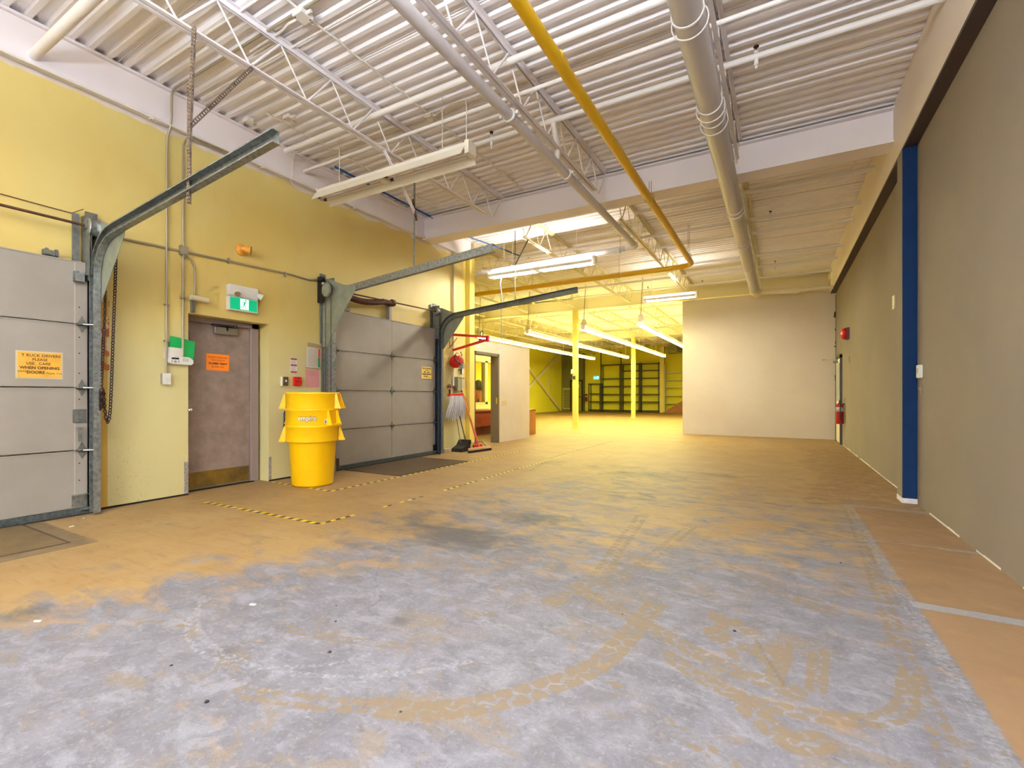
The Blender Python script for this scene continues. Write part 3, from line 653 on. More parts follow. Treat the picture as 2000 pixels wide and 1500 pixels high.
# ------------------------------------------------------------------ fluorescent lamps
def fixture(label, loc, length, tubem, along='x', group=None, hang=.35, wide=.30, lit=True, tz=-.012, drop=-.075):
    """two-tube strip lamp; local frame: along x, opening downwards"""
    t = thing('strip_lamp', label, 'lamp', loc, group)
    h = length/2
    part('housing', MB().box(-h, h, -.045, .045, .03, .11), REFL, t, .004, local=True)
    rf = MB()
    for s in (-1, 1):
        rf.prism([(s*.088,.03),(s*wide/2,drop),(s*(wide/2+.004),drop+.003),(s*.092,.038)], -h, h, 'yz')
    part('reflector', rf, REFL, t, local=True)
    n = max(1, round(length/1.22))
    for k in range(n):
        for s in (-1, 1):
            a = -h+k*length/n+.05; b = -h+(k+1)*length/n-.05
            tb = part('tube', MB().cyl((a, s*.052, tz), (b, s*.052, tz), .017, 6), tubem, t, local=True)
            if length < 3 and not group:
                part('tube_cap', MB().cyl((a-.03, s*.052, tz), (a+.02, s*.052, tz), .019, 10), BLACK if not lit else CHROME, tb, local=True)
        if k < n-1: part('lamp_holder', MB().box(a+1.13-.03, a+1.13+.07, -.075, .075, -.035, .03), REFL, t, local=True)
    part('end_cap', MB().box(h-.005, h+.05, -.075, .075, -.04, .11), REFL, t, local=True)
    part('end_cap', MB().box(-h-.012, -h, -.065, .065, -.03, .11), REFL, t, local=True)
    for x in (-h*.7, h*.7): part('hanger', MB().cyl((x, 0, .11), (x, 0, .11+hang), .005, 6), CONDW, t, local=True)
    if along == 'y': t.rotation_euler = (0, 0, PI/2)
    return t
fixture('unlit two-tube strip lamp hanging under the near white joists', (-4.32, 4.42, 3.95), 2.5, TUBEOFF, lit=False, hang=.66)
fixture('lit strip lamp hanging beyond the crossing beam below a grey pipe', (-4.45, 9.0, 3.86), 2.44, TUBEON2, hang=.75, wide=.20, tz=-.015, drop=-.03)
fixture('short lit strip lamp hanging left of the off-white partition top', (-2.5, 12.7, 3.72), 1.3, TUBEON2, hang=.89, wide=.20, tz=-.015, drop=-.03)
rows = [(-9.4, 'leftmost row, above the office wall'), (-7.42, 'second row from the left'), (-5.42, 'third row from the left'), (-3.62, 'rightmost row, cut by the partition')]
for x, nm in rows:
    f0 = None
    for k in range(5):
        y = 15.3+k*2.44
        lb = f"{('nearest', 'second nearest', 'middle', 'second farthest', 'farthest')[k]} lit lamp of the hall's {nm}"
        if f0 is None: f0 = fixture(lb, (x, y, 3.30), 2.34, TUBEON, 'y', 'hall lamps', hang=1.31, wide=.20, tz=-.02, drop=-.012)
        else: dup(f0, (x, y, 3.30), lb)
    t = thing('lamp_feed', f"feed cord at the near end of the hall's {nm}", 'cord', (x, 14.2, 3.40))
    part('canopy', MB().lathe([(0,3.62),(.05,3.61),(.12,3.42),(.0,3.42)], (x,14.2,0), 'z', 12), CREAM, t); part('cord', MB().tube([(x,14.2,3.6),(x+.02,14.2,4.0),(x+.06,14.2,4.7)], .012, 6), CONDG, t)

# ------------------------------------------------------------------ ceiling fans
def fan(label, x, y, z, a0):
    t = thing('ceiling_fan', label, 'fan', (x, y, z))
    part('down_rod', MB().cyl((x,y,z+.15), (x,y,4.7), .014, 8), CREAM, t)
    part('motor', MB().lathe([(0,z+.2),(.05,z+.2),(.13,z+.04),(.13,z-.04),(.06,z-.08),(0,z-.08)], (x,y,0), 'z', 16), CREAM, t)
    for k in range(3):
        a = a0+k*2*PI/3; c, s = math.cos(a), math.sin(a)
        part('blade', MB().obox((x+.48*c, y+.48*s, z), .72, .13, .012, Matrix.Rotation(a,3,'Z') @ Matrix.Rotation(.15,3,'X')), CREAM, t)
fan('cream three-blade ceiling fan, nearer of the two, left of the nearer post', -8.6, 17.0, 3.98, .5)
fan('cream three-blade ceiling fan far back above the dark shelves', -8.35, 28.0, 4.12, .2)

# ------------------------------------------------------------------ overhead doors and tracks
def hinge_mb(y, z, x=-6.1):
    m = MB().prism([(y-.035,z-.01),(y,z-.085),(y+.035,z-.01),(y+.035,z+.01),(y,z+.085),(y-.035,z+.01)], x, x+.007, 'yz')
    m.cyl((x+.014,y-.05,z), (x+.014,y+.05,z), .011, 10)
    for s in (-1, 1): m.torus((x+.014, y+s*.035, z), .014, .005, (0,1,0), 10, 6)
    return m
def overhead_door(label, y0, y1, z_top, hinges):
    t = thing('overhead_door', label, 'door', (-6.12, (y0+y1)/2, 0))
    seams = [.07, .65, 1.275, 1.91, z_top]
    for a, b in zip(seams[:-1], seams[1:]):
        part('panel', MB().box(-6.145, -6.1, y0, y1, a+.006, b-.006), DOORG, t, .004)
        part('panel_lip', MB().box(-6.105, -6.094, y0+.02, y1-.02, b-.016, b-.004), DOORG, t)
    part('bottom_bar', MB().box(-6.15, -6.085, y0-.01, y1+.01, .012, .075), mat('dirty_bottom_seal', (86,94,96), .5, .4, c2=(58,64,66), scale=30), t)
    part('seal', MB().box(-6.14, -6.09, y0, y1, 0, .014), BLACK, t)
    for y in hinges:
        for z in seams[1:-1]: part('hinge', hinge_mb(y, z), GALVD, t)
    return t
od1 = overhead_door('grey sectional loading door at the left edge with a yellow notice on it', -1.3, 2.045, 2.54, (2.0,))
od2 = overhead_door('grey sectional loading door in the middle of the yellow wall behind the bins', 5.08, 7.60, 2.56, (6.36, 7.56, 5.12))
part('stile_line', MB().box(-6.1, -6.098, 6.356, 6.364, .09, 2.55), mat('stile_line_grey', (128,116,104), .6), od2)  # thin darker grey line down the middle of the door
for od, y in ((od1, 1.945), (od2, 7.50)): part('edge_stile', MB().box(-6.1, -6.0985, y-.003, y+.003, .09, 2.53), mat('pale_edge_line', (186,174,160), .6), od)
# hardware on the first door
part('top_bracket', MB().box(-6.1,-6.03,1.93,2.0,2.33,2.43).cyl((-6.04,1.96,2.41),(-6.04,2.07,2.41),.012,8), GALV, od1, .003)
part('lock_plate', MB().box(-6.1,-6.09,1.93,2.03,.93,1.05).box(-6.09,-6.082,1.93,2.03,1.045,1.06).box(-6.09,-6.082,1.93,2.03,.93,.945), GALVD, od1)
part('lift_handle', MB().box(-6.1,-6.05,1.955,1.99,.87,.885).bar((-6.055,1.975,.88),(-6.075,1.98,.74),.025,.012), GALV, od1)
part('corner_bracket', MB().box(-6.1,-6.085,1.92,2.03,.10,.21).box(-6.1,-6.04,1.92,2.04,.205,.212).cyl((-6.07,1.98,.06),(-6.07,2.08,.06),.014,8), GALV, od1)
for z in (.35, .52, .78, 1.16, 1.42, 1.62, 1.78, 2.08): part('bolt', MB().cyl((-6.1,1.98,z),(-6.094,1.98,z),.006,8), DARK, od1)
part('roller', MB().cyl((-6.06,2.0,1.91),(-6.0,2.08,1.91),.008,6).cyl((-6.06,2.0,1.275),(-6.0,2.08,1.275),.008,6).cyl((-6.06,2.0,.65),(-6.0,2.08,.65),.008,6), CHROME, od1)
part('top_sensor', MB().box(-6.16,-6.11,1.72,1.83,2.55,2.60).box(-6.12,-6.09,1.73,1.75,2.55,2.61).box(-6.12,-6.09,1.80,1.82,2.55,2.61), GALVD, od1)
# hardware on the second door
part('catch', MB().box(-6.1,-6.07,7.51,7.56,.96,1.04), GALV, od2); part('latch_roller', MB().cyl((-6.07,7.52,.06),(-6.07,7.64,.06),.014,8), CHROME, od2)
part('corner_bracket', MB().box(-6.1,-6.08,5.09,5.17,.08,.2), RUSTD, od2); part('corner_bracket', MB().box(-6.1,-6.08,7.52,7.60,.08,.2), DARK, od2)
part('top_sensor', MB().box(-6.16,-6.11,5.32,5.42,2.57,2.62), GALVD, od2)

def jamb(label, y, s, colr):
    """steel angle and black strip for the shaded gap between the door edge and its track; s=+1 when the track lies at larger y"""
    t = thing('door_jamb', label, 'door jamb', (-6.1, y, 0))
    part('gap_shade_strip', MB().box(-6.19,-6.12,y-.01*s,y+.05*s,0,2.56), BLACK, t)  # black strip stands in for the shade inside the track gap
    part('angle', MB().box(-6.2,-6.02,y+.055*s,y+.065*s,0,2.5).box(-6.2,-6.17,y+.03*s,y+.10*s,0,2.95), colr, t)
    return t
jamb('dark blue steel door jamb beside the first loading door track', 2.055, 1, JAMBB)
jamb('dark blue steel door jamb at the far side of the second loading door', 7.61, 1, JAMBB)
jamb('galvanised door jamb behind the yellow bins at the second loading door', 5.02, -1, GALVD)

def track(label, y, s, x_end, z_end, z0=0.0, m=GALV):
    """roller track: upright, curve, then a rail sloping gently up into the room; s is the side its mouth opens to"""
    t = thing('door_track', label, 'track', (-6.0, y, 0))
    R = .42
    path = [(-6.0, z0+.02), (-6.0, 2.38)]
    ang = math.atan2(z_end-2.80, x_end+5.55)
    for i in range(1, 11):
        a = PI - (PI/2-ang)*i/10
        path.append((-6.0+R+R*math.cos(a), 2.38+R*math.sin(a)))
    path.append((x_end, z_end))
    d = .058; h = .050; k = .004
    prof = [(-h, 0), (-h, s*d), (-h+k*2.5, s*d), (-h+k*2.5, s*(d-.006)), (-h+k, s*(d-.006)), (-h+k, s*k), (h-k, s*k), (h-k, s*(d-.006)), (h-2.5*k, s*(d-.006)), (h-2.5*k, s*d), (h, s*d), (h, 0)]
    part('rail', MB().sweep(prof, path, y), m, t)
    ax = path[-2]; L = math.hypot(x_end-ax[0], z_end-ax[1]); n = int(L/.17)
    bl = MB()
    for i in range(1, n):
        f = i/n; bl.cyl((ax[0]+(x_end-ax[0])*f, y+s*k, ax[1]+(z_end-ax[1])*f), (ax[0]+(x_end-ax[0])*f, y+s*(k+.004), ax[1]+(z_end-ax[1])*f), .007, 6)
        bl.cyl((ax[0]+(x_end-ax[0])*f, y-s*.004, ax[1]+(z_end-ax[1])*f), (ax[0]+(x_end-ax[0])*f, y, ax[1]+(z_end-ax[1])*f), .006, 6)
    part('bolts', bl, CHROME if m is GALVD else DARK, t)
    g = [(-6.18,3.0),(-6.18,1.95),(-6.04,1.95),(-5.97,2.12),(-5.46,2.74),(-5.44,2.83),(-5.7,2.86),(-6.0,2.98)]
    part('gusset_plate', MB().prism(g, y-s*.012, y-s*.006), GUSS, t)
    part('bearing_plate', MB().box(-6.19,-6.17,y-.05,y+.05,2.0,3.08).box(-6.19,-6.0,y+s*.07,y+s*.074,2.35,3.02), GALVD, t)
    return t
track('galvanised roller track of the first loading door, its rail pointing at the unlit lamp', 2.10, -1, -3.08, 3.02)
track('galvanised roller track rising behind the bins at the second loading door', 4.94, 1, -3.07, 3.02)
track('dark grey roller track at far side of second loading door, above red arm', 7.68, -1, -3.04, 3.02, m=GALVD)

# shafts, drums, spring
def drum_mb(x, y0, y1, z, r): return MB().lathe([(.02,y0),(r*1.08,y0),(r*1.08,y0+.012),(r*.93,y0+.02),(r*.93,y1-.02),(r*1.05,y1-.012),(r*1.05,y1),(.02,y1)], (x,0,z), 'y', 28)
t = thing('torsion_shaft', 'brown steel shaft with cable drum above the first loading door', 'shaft', (-6.05, 1.0, 2.9))
part('shaft', MB().cyl((-6.05,-1.2,2.9), (-6.05,2.12,2.9), .0135, 12), RUST, t)
part('drum', drum_mb(-6.05, 2.02, 2.12, 2.89, .085), GALV, t)
part('drum_spokes', MB().box(-6.055,-6.045,2.025,2.032,2.81,2.97).box(-6.12,-5.98,2.025,2.032,2.885,2.895).cyl((-6.05,2.0,2.89),(-6.05,2.04,2.89),.03,14), GALVD, t)
part('sprocket', MB().lathe([(.02,2.15),(.06,2.15),(.062,2.16),(.05,2.17),(.062,2.18),(.06,2.19),(.02,2.19)], (-6.04,0,2.90), 'y', 18), DARK, t)
part('upright_bracket', MB().box(-6.19,-6.16,1.95,2.0,2.5,3.03).box(-6.18,-6.13,2.06,2.13,2.98,3.06), GALVD, t)
part('lift_cable', MB().cyl((-6.08,2.06,.1), (-6.08,2.06,2.86), .003, 5).cyl((-6.02,2.05,2.4), (-6.02,2.05,2.86), .003, 5), GALV, t)
t = thing('torsion_shaft', 'brown steel shaft with sagging spring above the second loading door', 'shaft', (-6.05, 6.4, 2.85))
part('shaft', MB().cyl((-6.05,4.9,2.84), (-6.05,7.64,2.90), .0135, 12), RUST, t)
sp = [(-6.05, 5.05+1.28*i/24, 2.84-.075*math.sin(PI*min(1, i/20))) for i in range(25)]
part('spring', MB().tube(sp, .048, 16), RUSTD, t)
part('spring_coils', (lambda m: [m.torus((-6.05, 5.08+1.22*i/34, 2.84-.075*math.sin(PI*min(1, i/28.))), .047, .006, (0,1,0), 14, 5) for i in range(34)] and m)(MB()), RUSTD, t)
part('spring_anchor', MB().cyl((-6.05,6.30,2.86),(-6.05,6.36,2.86),.06,18), RUSTD, t)
part('centre_bracket', MB().box(-6.19,-6.10,6.30,6.36,2.56,2.84), DOORG, t)
for y in (4.98, 7.54): part('drum', drum_mb(-6.05, y, y+.08, 2.86+.04*(y > 6), .07), GALVD, t)
part('end_bracket', MB().box(-6.19,-6.06,7.62,7.63,2.7,3.0).box(-6.19,-6.17,7.54,7.63,2.55,3.05), GALVD, t)
t = thing('chain_hoist', 'octagonal grey chain hoist with dark sprockets at left of second loading door', 'hoist', (-5.98, 4.83, 2.75))
ang = [k*PI/4+PI/8 for k in range(8)]
part('housing', MB().prism([(-5.95+.085*math.cos(a), 2.79+.115*math.sin(a)) for a in ang], 4.80, 4.845), GUSS, t, .004)
part('sprocket', MB().lathe([(.02,4.86),(.075,4.86),(.08,4.87),(.06,4.885),(.08,4.90),(.075,4.91),(.02,4.91)], (-6.02,0,2.84), 'y', 18), DARK, t)
part('mounting_plate', MB().box(-6.19,-6.06,4.85,4.86,2.62,2.98).box(-6.15,-6.07,4.82,4.89,2.94,3.01), DARK, t)
part('knob', MB().lathe([(0,4.765),(.02,4.77),(.028,4.785),(.02,4.80),(0,4.80)], (-5.98,0,2.88), 'y', 12), CHROME, t)

# chains
LINK = {}
def chain(label, strands, size, m, name='hand_chain'):
    p0 = strands[0][0]; t = thing(name, label, 'chain', p0)
    me = MB().torus((0,0,0), size*.5, size*.13, (1,0,0), 14, 6, (1.0,.62)).mesh('chain_link'); me.materials.append(m)
    for pts in strands:
        pts = [Vector(p) for p in pts]; cum = [0]
        for a, b in zip(pts, pts[1:]): cum.append(cum[-1]+(b-a).length)
        n = int(cum[-1]/(size*.80)); k = 0
        for i in range(n):
            d = (i+.5)*cum[-1]/n
            while k < len(cum)-2 and cum[k+1] < d: k += 1
            f = (d-cum[k])/(cum[k+1]-cum[k]); p = pts[k].lerp(pts[k+1], f); dr = (pts[k+1]-pts[k]).normalized()
            o = link('chain_link', me, None, t); o.location = p-Vector(p0)
            q = Vector((0,0,1)).rotation_difference(dr) @ Matrix.Rotation((i % 2)*1.15-.35, 3, 'Z').to_quaternion()
            o.rotation_mode = 'QUATERNION'; o.rotation_quaternion = q
    return t
CH = mat('dark_brown_chain_steel', (46,30,26), .5, .5)
x = -5.96
loop = [(x,2.23,2.74), (x,2.22,2.3), (x,2.205,1.84), (x,2.19,1.3), (x,2.18,1.05), (x,2.172,.96), (x,2.16,.925), (x,2.147,.95), (x,2.135,1.05), (x,2.125,1.26)]
chain('rusty hand chain looping down beside the first loading door track', [loop, [(x-.02,2.15,2.45), (x-.01,2.14,2.1), (x,2.13,1.88), (x,2.115,1.5), (x,2.105,1.27)], [(x+.03,2.105,1.27), (x+.03,2.10,1.07)], [(x+.01,2.12,1.27), (x+.015,2.11,1.08)], [(x+.04,2.085,1.25), (x+.04,2.085,1.05)]], .037, CH)
chain('fine hand chain hanging in front of the track behind the bins', [[(-5.93,4.79,2.68), (-5.93,4.79,.9)], [(-5.93,4.89,2.68), (-5.93,4.885,.9)], [(-5.93,4.79,.9), (-5.93,4.81,.87), (-5.93,4.86,.87), (-5.93,4.885,.9)]], .022, mat('grey_chain_steel', (70,66,58), .45, .5))

# perforated hanger angles (real holes: two rails and rungs per flange)
def perforated(t, a, b, m, name='perforated_angle', wd=.036, pitch=.032, up=(0,1,0)):
    a, b = Vector(a), Vector(b); d = (b-a); L = d.length; d.normalize()
    u = Vector(up); u = (u-d*u.dot(d)).normalized(); v = d.cross(u).normalized()
    mb = MB(); th = .003
    for (e, n) in ((u, v), (v, u)):
        M = Matrix((e, n, d)).transposed()
        for off in (wd*.14, wd*.86): mb.obox(a+d*L/2+e*off, wd*.28, th, L, M)
        k = int(L/pitch)
        for i in range(k+1): mb.obox(a+d*min(L, i*pitch)+e*wd/2, wd*.5, th, pitch*.5, M)
    return part(name, mb, m, t)
ANG = mat('perforated_galvanised_angle', (150,134,118), .5, .45, c2=(108,92,82), scale=14)
t = thing('track_hanger', 'perforated steel angle with diagonal brace holding the first track rail', 'hanger', (-4.2, 2.03, 2.9))
perforated(t, (-4.24,2.10,4.27), (-4.22,2.05,3.20), ANG); perforated(t, (-4.262,2.075,3.78), (-4.24,2.06,2.78), ANG)
perforated(t, (-4.22,2.06,3.42), (-4.27,2.62,4.26), ANG, 'diagonal_brace', up=(1,0,0))
t = thing('track_hanger', 'white angle and galvanised strut dropping to the second loading door left rail', 'hanger', (-4.4, 5.1, 3.0))
part('white_angle', MB().bar((-4.28,4.33,4.25), (-4.36,5.0,3.70), .045, .006).bar((-4.28,4.33,4.25), (-4.36,5.0,3.70), .006, .045), BEAMW, t, label='white painted angle')
perforated(t, (-4.36,4.93,3.86), (-4.36,5.0,3.60), RUST, 'rusty_plate')
perforated(t, (-4.39,5.0,4.25), (-4.39,4.99,2.95), GALV, 'strut', wd=.03)
t = thing('track_hanger', 'grey strut and diagonal brace holding the far track rail of the second door', 'hanger', (-4.28, 7.75, 3.0))
part('strut', MB().bar((-4.28,7.67,4.25), (-4.28,7.67,2.95), .028, .004), GALVD, t)
part('diagonal_brace', MB().bar((-4.28,7.67,3.62), (-4.28,8.2,4.25), .03, .004), GALVD, t)

# ------------------------------------------------------------------ side door in its recess
dr = MB().box(-6.44,-6.405,3.07,3.92,.015,2.12)
t = thing('door_1', 'scuffed taupe steel side door with orange notice under the exit sign', 'door', (-6.42, 3.5, 0)); t['kind'] = 'structure'
part('leaf', dr, MDOOR, t, .003)
part('frame', MB().box(-6.46,-6.37,3.92,4.02,0,2.19).box(-6.46,-6.37,3.0,3.06,0,2.19).box(-6.46,-6.37,3.03,4.02,2.12,2.19), MFRAME, t, .004)
part('edge_strip', MB().box(-6.41,-6.398,3.905,3.925,.02,2.11), CHROME, t, label='bright door edge')
part('kick_plate', MB().box(-6.405,-6.401,3.08,3.90,.03,.23), KICK, t, label='worn brass kick plate')
cl = part('door_closer', MB().box(-6.405,-6.35,3.42,3.72,2.0,2.09), CHROME, t, .006)
part('closer_arm', MB().bar((-6.34,3.38,2.11), (-6.34,3.70,2.115), .02, .025).bar((-6.36,3.58,2.11), (-6.36,3.58,2.05), .02, .02).cyl((-6.34,3.68,2.1),(-6.34,3.68,2.13),.02,10), DARK, cl)
part('threshold', MB().box(-6.46,-6.36,3.05,3.95,0,.015), DARK, t)
part('door_knob', MB().lathe([(0,.05),(.02,.05),(.025,.03),(.012,.015),(.012,0)], (-6.2+.0,3.035,1.02), 'x', 12), CHROME, t)

# ------------------------------------------------------------------ notices and small things on the left wall
def sheet(label, cat, y, z, wd, h, m, x, name, rot=0.0, curl=0.0):
    t = thing(name, label, cat, (x, y, z)); f = on_left(0, 0, 0, rot)
    n = 6; mb = MB(); vs = []
    for i in range(n+1):
        u = -wd/2+wd*i/n; b = curl*math.sin(PI*i/n)
        for v in (-h/2, h/2): p = f(u, v); vs.append((p.x+b, p.y, p.z))
    for i in range(n+1):
        u = -wd/2+wd*i/n; b = curl*math.sin(PI*i/n)-.0015
        for v in (-h/2, h/2): p = f(u, v); vs.append((p.x+b, p.y, p.z))
    k = 2*(n+1)
    fs = [(2*i, 2*i+2, 2*i+3, 2*i+1) for i in range(n)] + [(k+2*i, k+2*i+1, k+2*i+3, k+2*i+2) for i in range(n)] + [(0,1,k+1,k), (2*n,k+2*n,k+2*n+1,2*n+1)]
    part('sheet', mb.add(vs, fs), m, t, local=True)
    t['rot'] = rot
    return t
def write(t, lines, rot=0.0, x=.0025):
    for body, v, size, u, m, bold in lines:
        f0 = on_left(0, 0, x, rot)
        text(t, body, size, m, lambda a, b, f0=f0, u=u, v=v: f0(a+u, b+v), bold=bold)
OCH = mat('ochre_notice_paper', (226,178,70), .6, c2=(212,160,52), scale=7)
t = sheet('ochre handmade notice to truck drivers taped on the first loading door', 'notice', 1.69, 1.485, .30, .235, OCH, -6.096, 'paper_notice')
part('tape_border', MB().prism([(-.165,-.13),(.165,-.13),(.165,.13),(-.165,.13)], -.0028, -.0018, 'yz'), mat('clear_tape', (196,182,150), .3), t, local=True)
write(t, [('T RUCK DRIVERS', .088, .036, .01, INKO, .0008), ('PLEASE', .050, .034, 0, INKO, .0008), ('USE   CARE', .012, .034, -.01, INKO, .0008), ('WHEN OPENING', -.028, .036, 0, INKO, .0014), ('DOORS', -.070, .036, -.03, INKO, .0014), ('DOCK', -.062, .022, -.12, INKO, .0), ('Thank You', -.076, .026, .10, INKO, 0)])
t = sheet('smaller yellow notice to truck drivers on the far door, near its right edge', 'notice', 7.32, 1.645, .30, .24, mat('yellow_notice_paper', (232,204,110), .6, c2=(222,190,90), scale=6), -6.096, 'paper_notice')
write(t, [('TRUCK DRIVERS', .085, .034, 0, INK, .001), ('PLEASE', .050, .03, 0, INKO, .0006), ('USE   CARE', .012, .034, 0, INK, .001), ('WHEN OPENING', -.028, .034, 0, INK, .0014), ('DOORS', -.070, .034, -.03, INK, .0012), ('Thanks', -.09, .024, .09, INKO, 0)])
t = sheet('tiny orange sticker beside the smaller yellow notice', 'sticker', 7.53, 1.61, .05, .075, mat('orange_sticker', (196,120,70), .6), -6.096, 'sticker')
t = sheet('bright orange notice asking to close the side door tight', 'notice', 3.485, 1.63, .29, .215, mat('orange_notice_paper', (255,140,34), .55), -6.40, 'paper_notice', -.012)
INKB = mat('brown_print', (96,50,22), .8)
write(t, [('PLEASE MAKE SURE', .062, .028, 0, INKB, 0), ('THIS DOOR IS', .026, .027, 0, INKB, 0), ('CLOSED TIGHT', -.018, .034, 0, INK, .0014), ('BEHIND YOU.', -.060, .027, 0, INKB, 0)], -.012)
def printlines(t, wd, h, z0, z1, n, m, mrg=.12):
    for i in range(n):
        v = z0+(z1-z0)*i/max(1, n-1); a = -wd/2+wd*mrg; b = wd/2-wd*mrg*(1+2*random.random())
        part('print_line', MB().prism([(a,v-.0022),(b,v-.0022),(b,v+.0022),(a,v+.0022)], .0012, .0022, 'yz'), m, t, local=True)
PINK = mat('maroon_print', (142,36,62), .7); GRYP = mat('grey_print', (150,144,148), .8)
t = sheet('small white card with maroon bands above the red fire alarm pull', 'notice', 4.45, 1.635, .11, .22, PAPER, -6.197, 'notice_card')
for v in (.095, .005, -.095): part('colour_band', MB().prism([(-.05,v-.011),(.05,v-.011),(.05,v+.011),(-.05,v+.011)], .001, .002, 'yz'), PINK, t, local=True)
printlines(t, .11, .22, .07, .03, 4, GRYP); printlines(t, .11, .22, -.02, -.07, 4, GRYP)
t = sheet('pink paper notice hanging below the plastic document pocket', 'notice', 4.77, 1.46, .235, .27, mat('pink_paper', (214,150,148), .6), -6.196, 'paper_notice', -.02)
part('border', MB().prism([(-.12,-.137),(.12,-.137),(.12,.137),(-.12,.137)], -.0026, -.0018, 'yz'), mat('salmon_paper_edge', (222,120,92), .6), t, local=True)
printlines(t, .2, .2, .10, .04, 4, GRYP)
t = sheet('clear document pocket holding a printed sheet with red and green tabs', 'document pocket', 4.78, 1.77, .26, .31, mat('dull_white_paper', (206,200,186), .45), -6.185, 'document_pocket', -.05, .012)
part('red_tab', MB().prism([(.075,.01),(.11,.01),(.11,.14),(.075,.14)], .009, .011, 'yz'), mat('orange_red_print', (196,70,36), .6), t, local=True, label='orange red tab')
part('green_tab', MB().prism([(.07,-.14),(.105,-.14),(.105,.005),(.07,.005)], .009, .011, 'yz'), mat('green_print', (24,128,62), .6), t, local=True, label='green tab')
part('sleeve', MB().prism([(-.14,-.16),(.15,-.17),(.155,.21),(-.10,.23)], -.006, -.004, 'yz'), mat('cloudy_plastic', (196,176,120), .25, alpha=.75), t, local=True)
for v in [.12-.022*i for i in range(12)]: part('print_line', MB().prism([(-.10,v-.002),(.05,v-.002),(.05,v+.002),(-.10,v+.002)], .0125, .0135, 'yz'), GRYP, t, local=True)

t = thing('switch_plate', 'brown toggle switch plate left of the red fire alarm pull', 'light switch', (-6.2, 4.29, 1.40))
part('box', MB().box(-6.2,-6.165,4.24,4.335,1.335,1.465), PLW, t); part('plate', MB().box(-6.165,-6.16,4.255,4.335,1.335,1.465), mat('dark_brown_plate', (84,66,34), .4), t); part('toggle', MB().box(-6.16,-6.145,4.287,4.303,1.39,1.42), PLW, t)
t = thing('fire_alarm_pull', 'red fire alarm pull station on the yellow wall above the bins', 'fire alarm', (-6.2, 4.49, 1.40))
part('body', MB().prism([(4.43,1.34),(4.55,1.34),(4.56,1.40),(4.55,1.47),(4.43,1.47)], -6.2, -6.15, 'yz'), RED, t, .006); part('handle', MB().box(-6.15,-6.135,4.455,4.53,1.39,1.41), REDD, t); part('key_lock', MB().cyl((-6.15,4.495,1.45),(-6.14,4.495,1.45),.01,10), BLACK, t)

t = thing('exit_sign', 'lit green running man exit sign with two lamp heads', 'exit sign', (-6.2, 3.67, 2.3))
part('housing', MB().box(-6.2,-6.13,3.475,3.86,2.30,2.48), PLW, t, .004); part('battery_box', MB().box(-6.2,-6.12,3.475,3.86,2.485,2.63), PLW, t, .005)
GREEN = mat('lit_green_sign_face', (0,140,96), .4, emit=(0,150,100), estr=.55); LITW = mat('lit_white_sign_symbol', (230,255,245), .4, emit=(225,255,240), estr=.9)
part('green_face', MB().box(-6.131,-6.127,3.49,3.845,2.315,2.468), GREEN, t); part('white_doorway', MB().box(-6.128,-6.125,3.62,3.73,2.325,2.46), LITW, t)
rm = MB(); X0 = -6.1235
def rb(a, b, wd): rm.bar((X0, 3.675+a[0], 2.39+a[1]), (X0, 3.675+b[0], 2.39+b[1]), wd, .001, (1,0,0))
rm.lathe([(0,.001),(.012,.001),(.012,0)], (X0, 3.690, 2.444), 'x', 14)
for a, b, wd in (((.006,.036),(-.008,-.002),.022),((.004,.034),(-.026,.028),.008),((-.026,.028),(-.040,.010),.008),((.008,.034),(.026,.018),.008),((.026,.018),(.046,.012),.008),((-.006,0),(.012,-.026),.011),((.012,-.026),(.026,-.056),.010),((-.008,0),(-.020,-.034),.011),((-.020,-.034),(-.056,-.036),.009)): rb(a, b, wd)
part('running_figure', rm, GREEN, t)
for y, d in ((3.56, (.5,-.25,-.55)), (3.86, (.35,.7,-.35))):
    d = Vector(d).normalized(); c = Vector((-6.09, y, 2.53)); h = part('lamp_head', MB().cyl(c-d*.03, c+d*.035, .028, 16, .042).cyl((-6.12,y,2.55), c, .014, 8), PLW, t); part('lens', MB().cyl(c+d*.034, c+d*.037, .036, 16), CHROME, h)

t = thing('flood_lamp', 'round ochre wall lamp with glass lens high on the yellow wall', 'lamp', (-6.2, 3.7, 3.1))
d = Vector((.55,.7,-.12)).normalized(); c = Vector((-6.12, 3.70, 3.12))
part('base', MB().lathe([(.0,.0),(.075,.0),(.075,.02),(.04,.05),(.0,.06)], (-6.2,3.67,3.12), 'x', 20), mat('ochre_lamp_paint', (206,142,44), .5), t); part('shade', MB().cyl(c-d*.06, c+d*.05, .03, 20, .062), mat('ochre_lamp_paint', (0,0,0)), t); part('lens', MB().cyl(c+d*.049, c+d*.054, .056, 20), mat('dark_lamp_glass', (70,60,48), .15, .3), t)
t = thing('door_sensor', 'beige tubular motion sensor mounted over the side door', 'sensor', (-6.15, 3.12, 2.36))
part('body', MB().cyl((-6.13,3.02,2.375), (-6.13,3.22,2.365), .032, 16), mat('beige_plastic', (208,200,170), .5), t, label='beige tube'); part('bracket', MB().box(-6.2,-6.14,3.05,3.08,2.2,2.35), GALVD, t)
t = thing('paper_folder', 'green cardboard folder tucked behind the alarm keypad', 'folder', (-6.19, 2.96, 1.75))
part('cover', MB().prism([(2.80,1.66),(2.835,1.895),(2.97,1.875),(3.10,1.845),(3.085,1.62),(2.83,1.60)], -6.194, -6.186, 'yz'), mat('green_card', (0,150,72), .6), t)
t = sheet('white paper sheet tucked in front of the green folder', 'paper', 2.86, 1.69, .19, .14, PAPER, -6.183, 'paper_sheet', -.04, .004)
printlines(t, .19, .1, -.03, -.05, 2, GRYP)
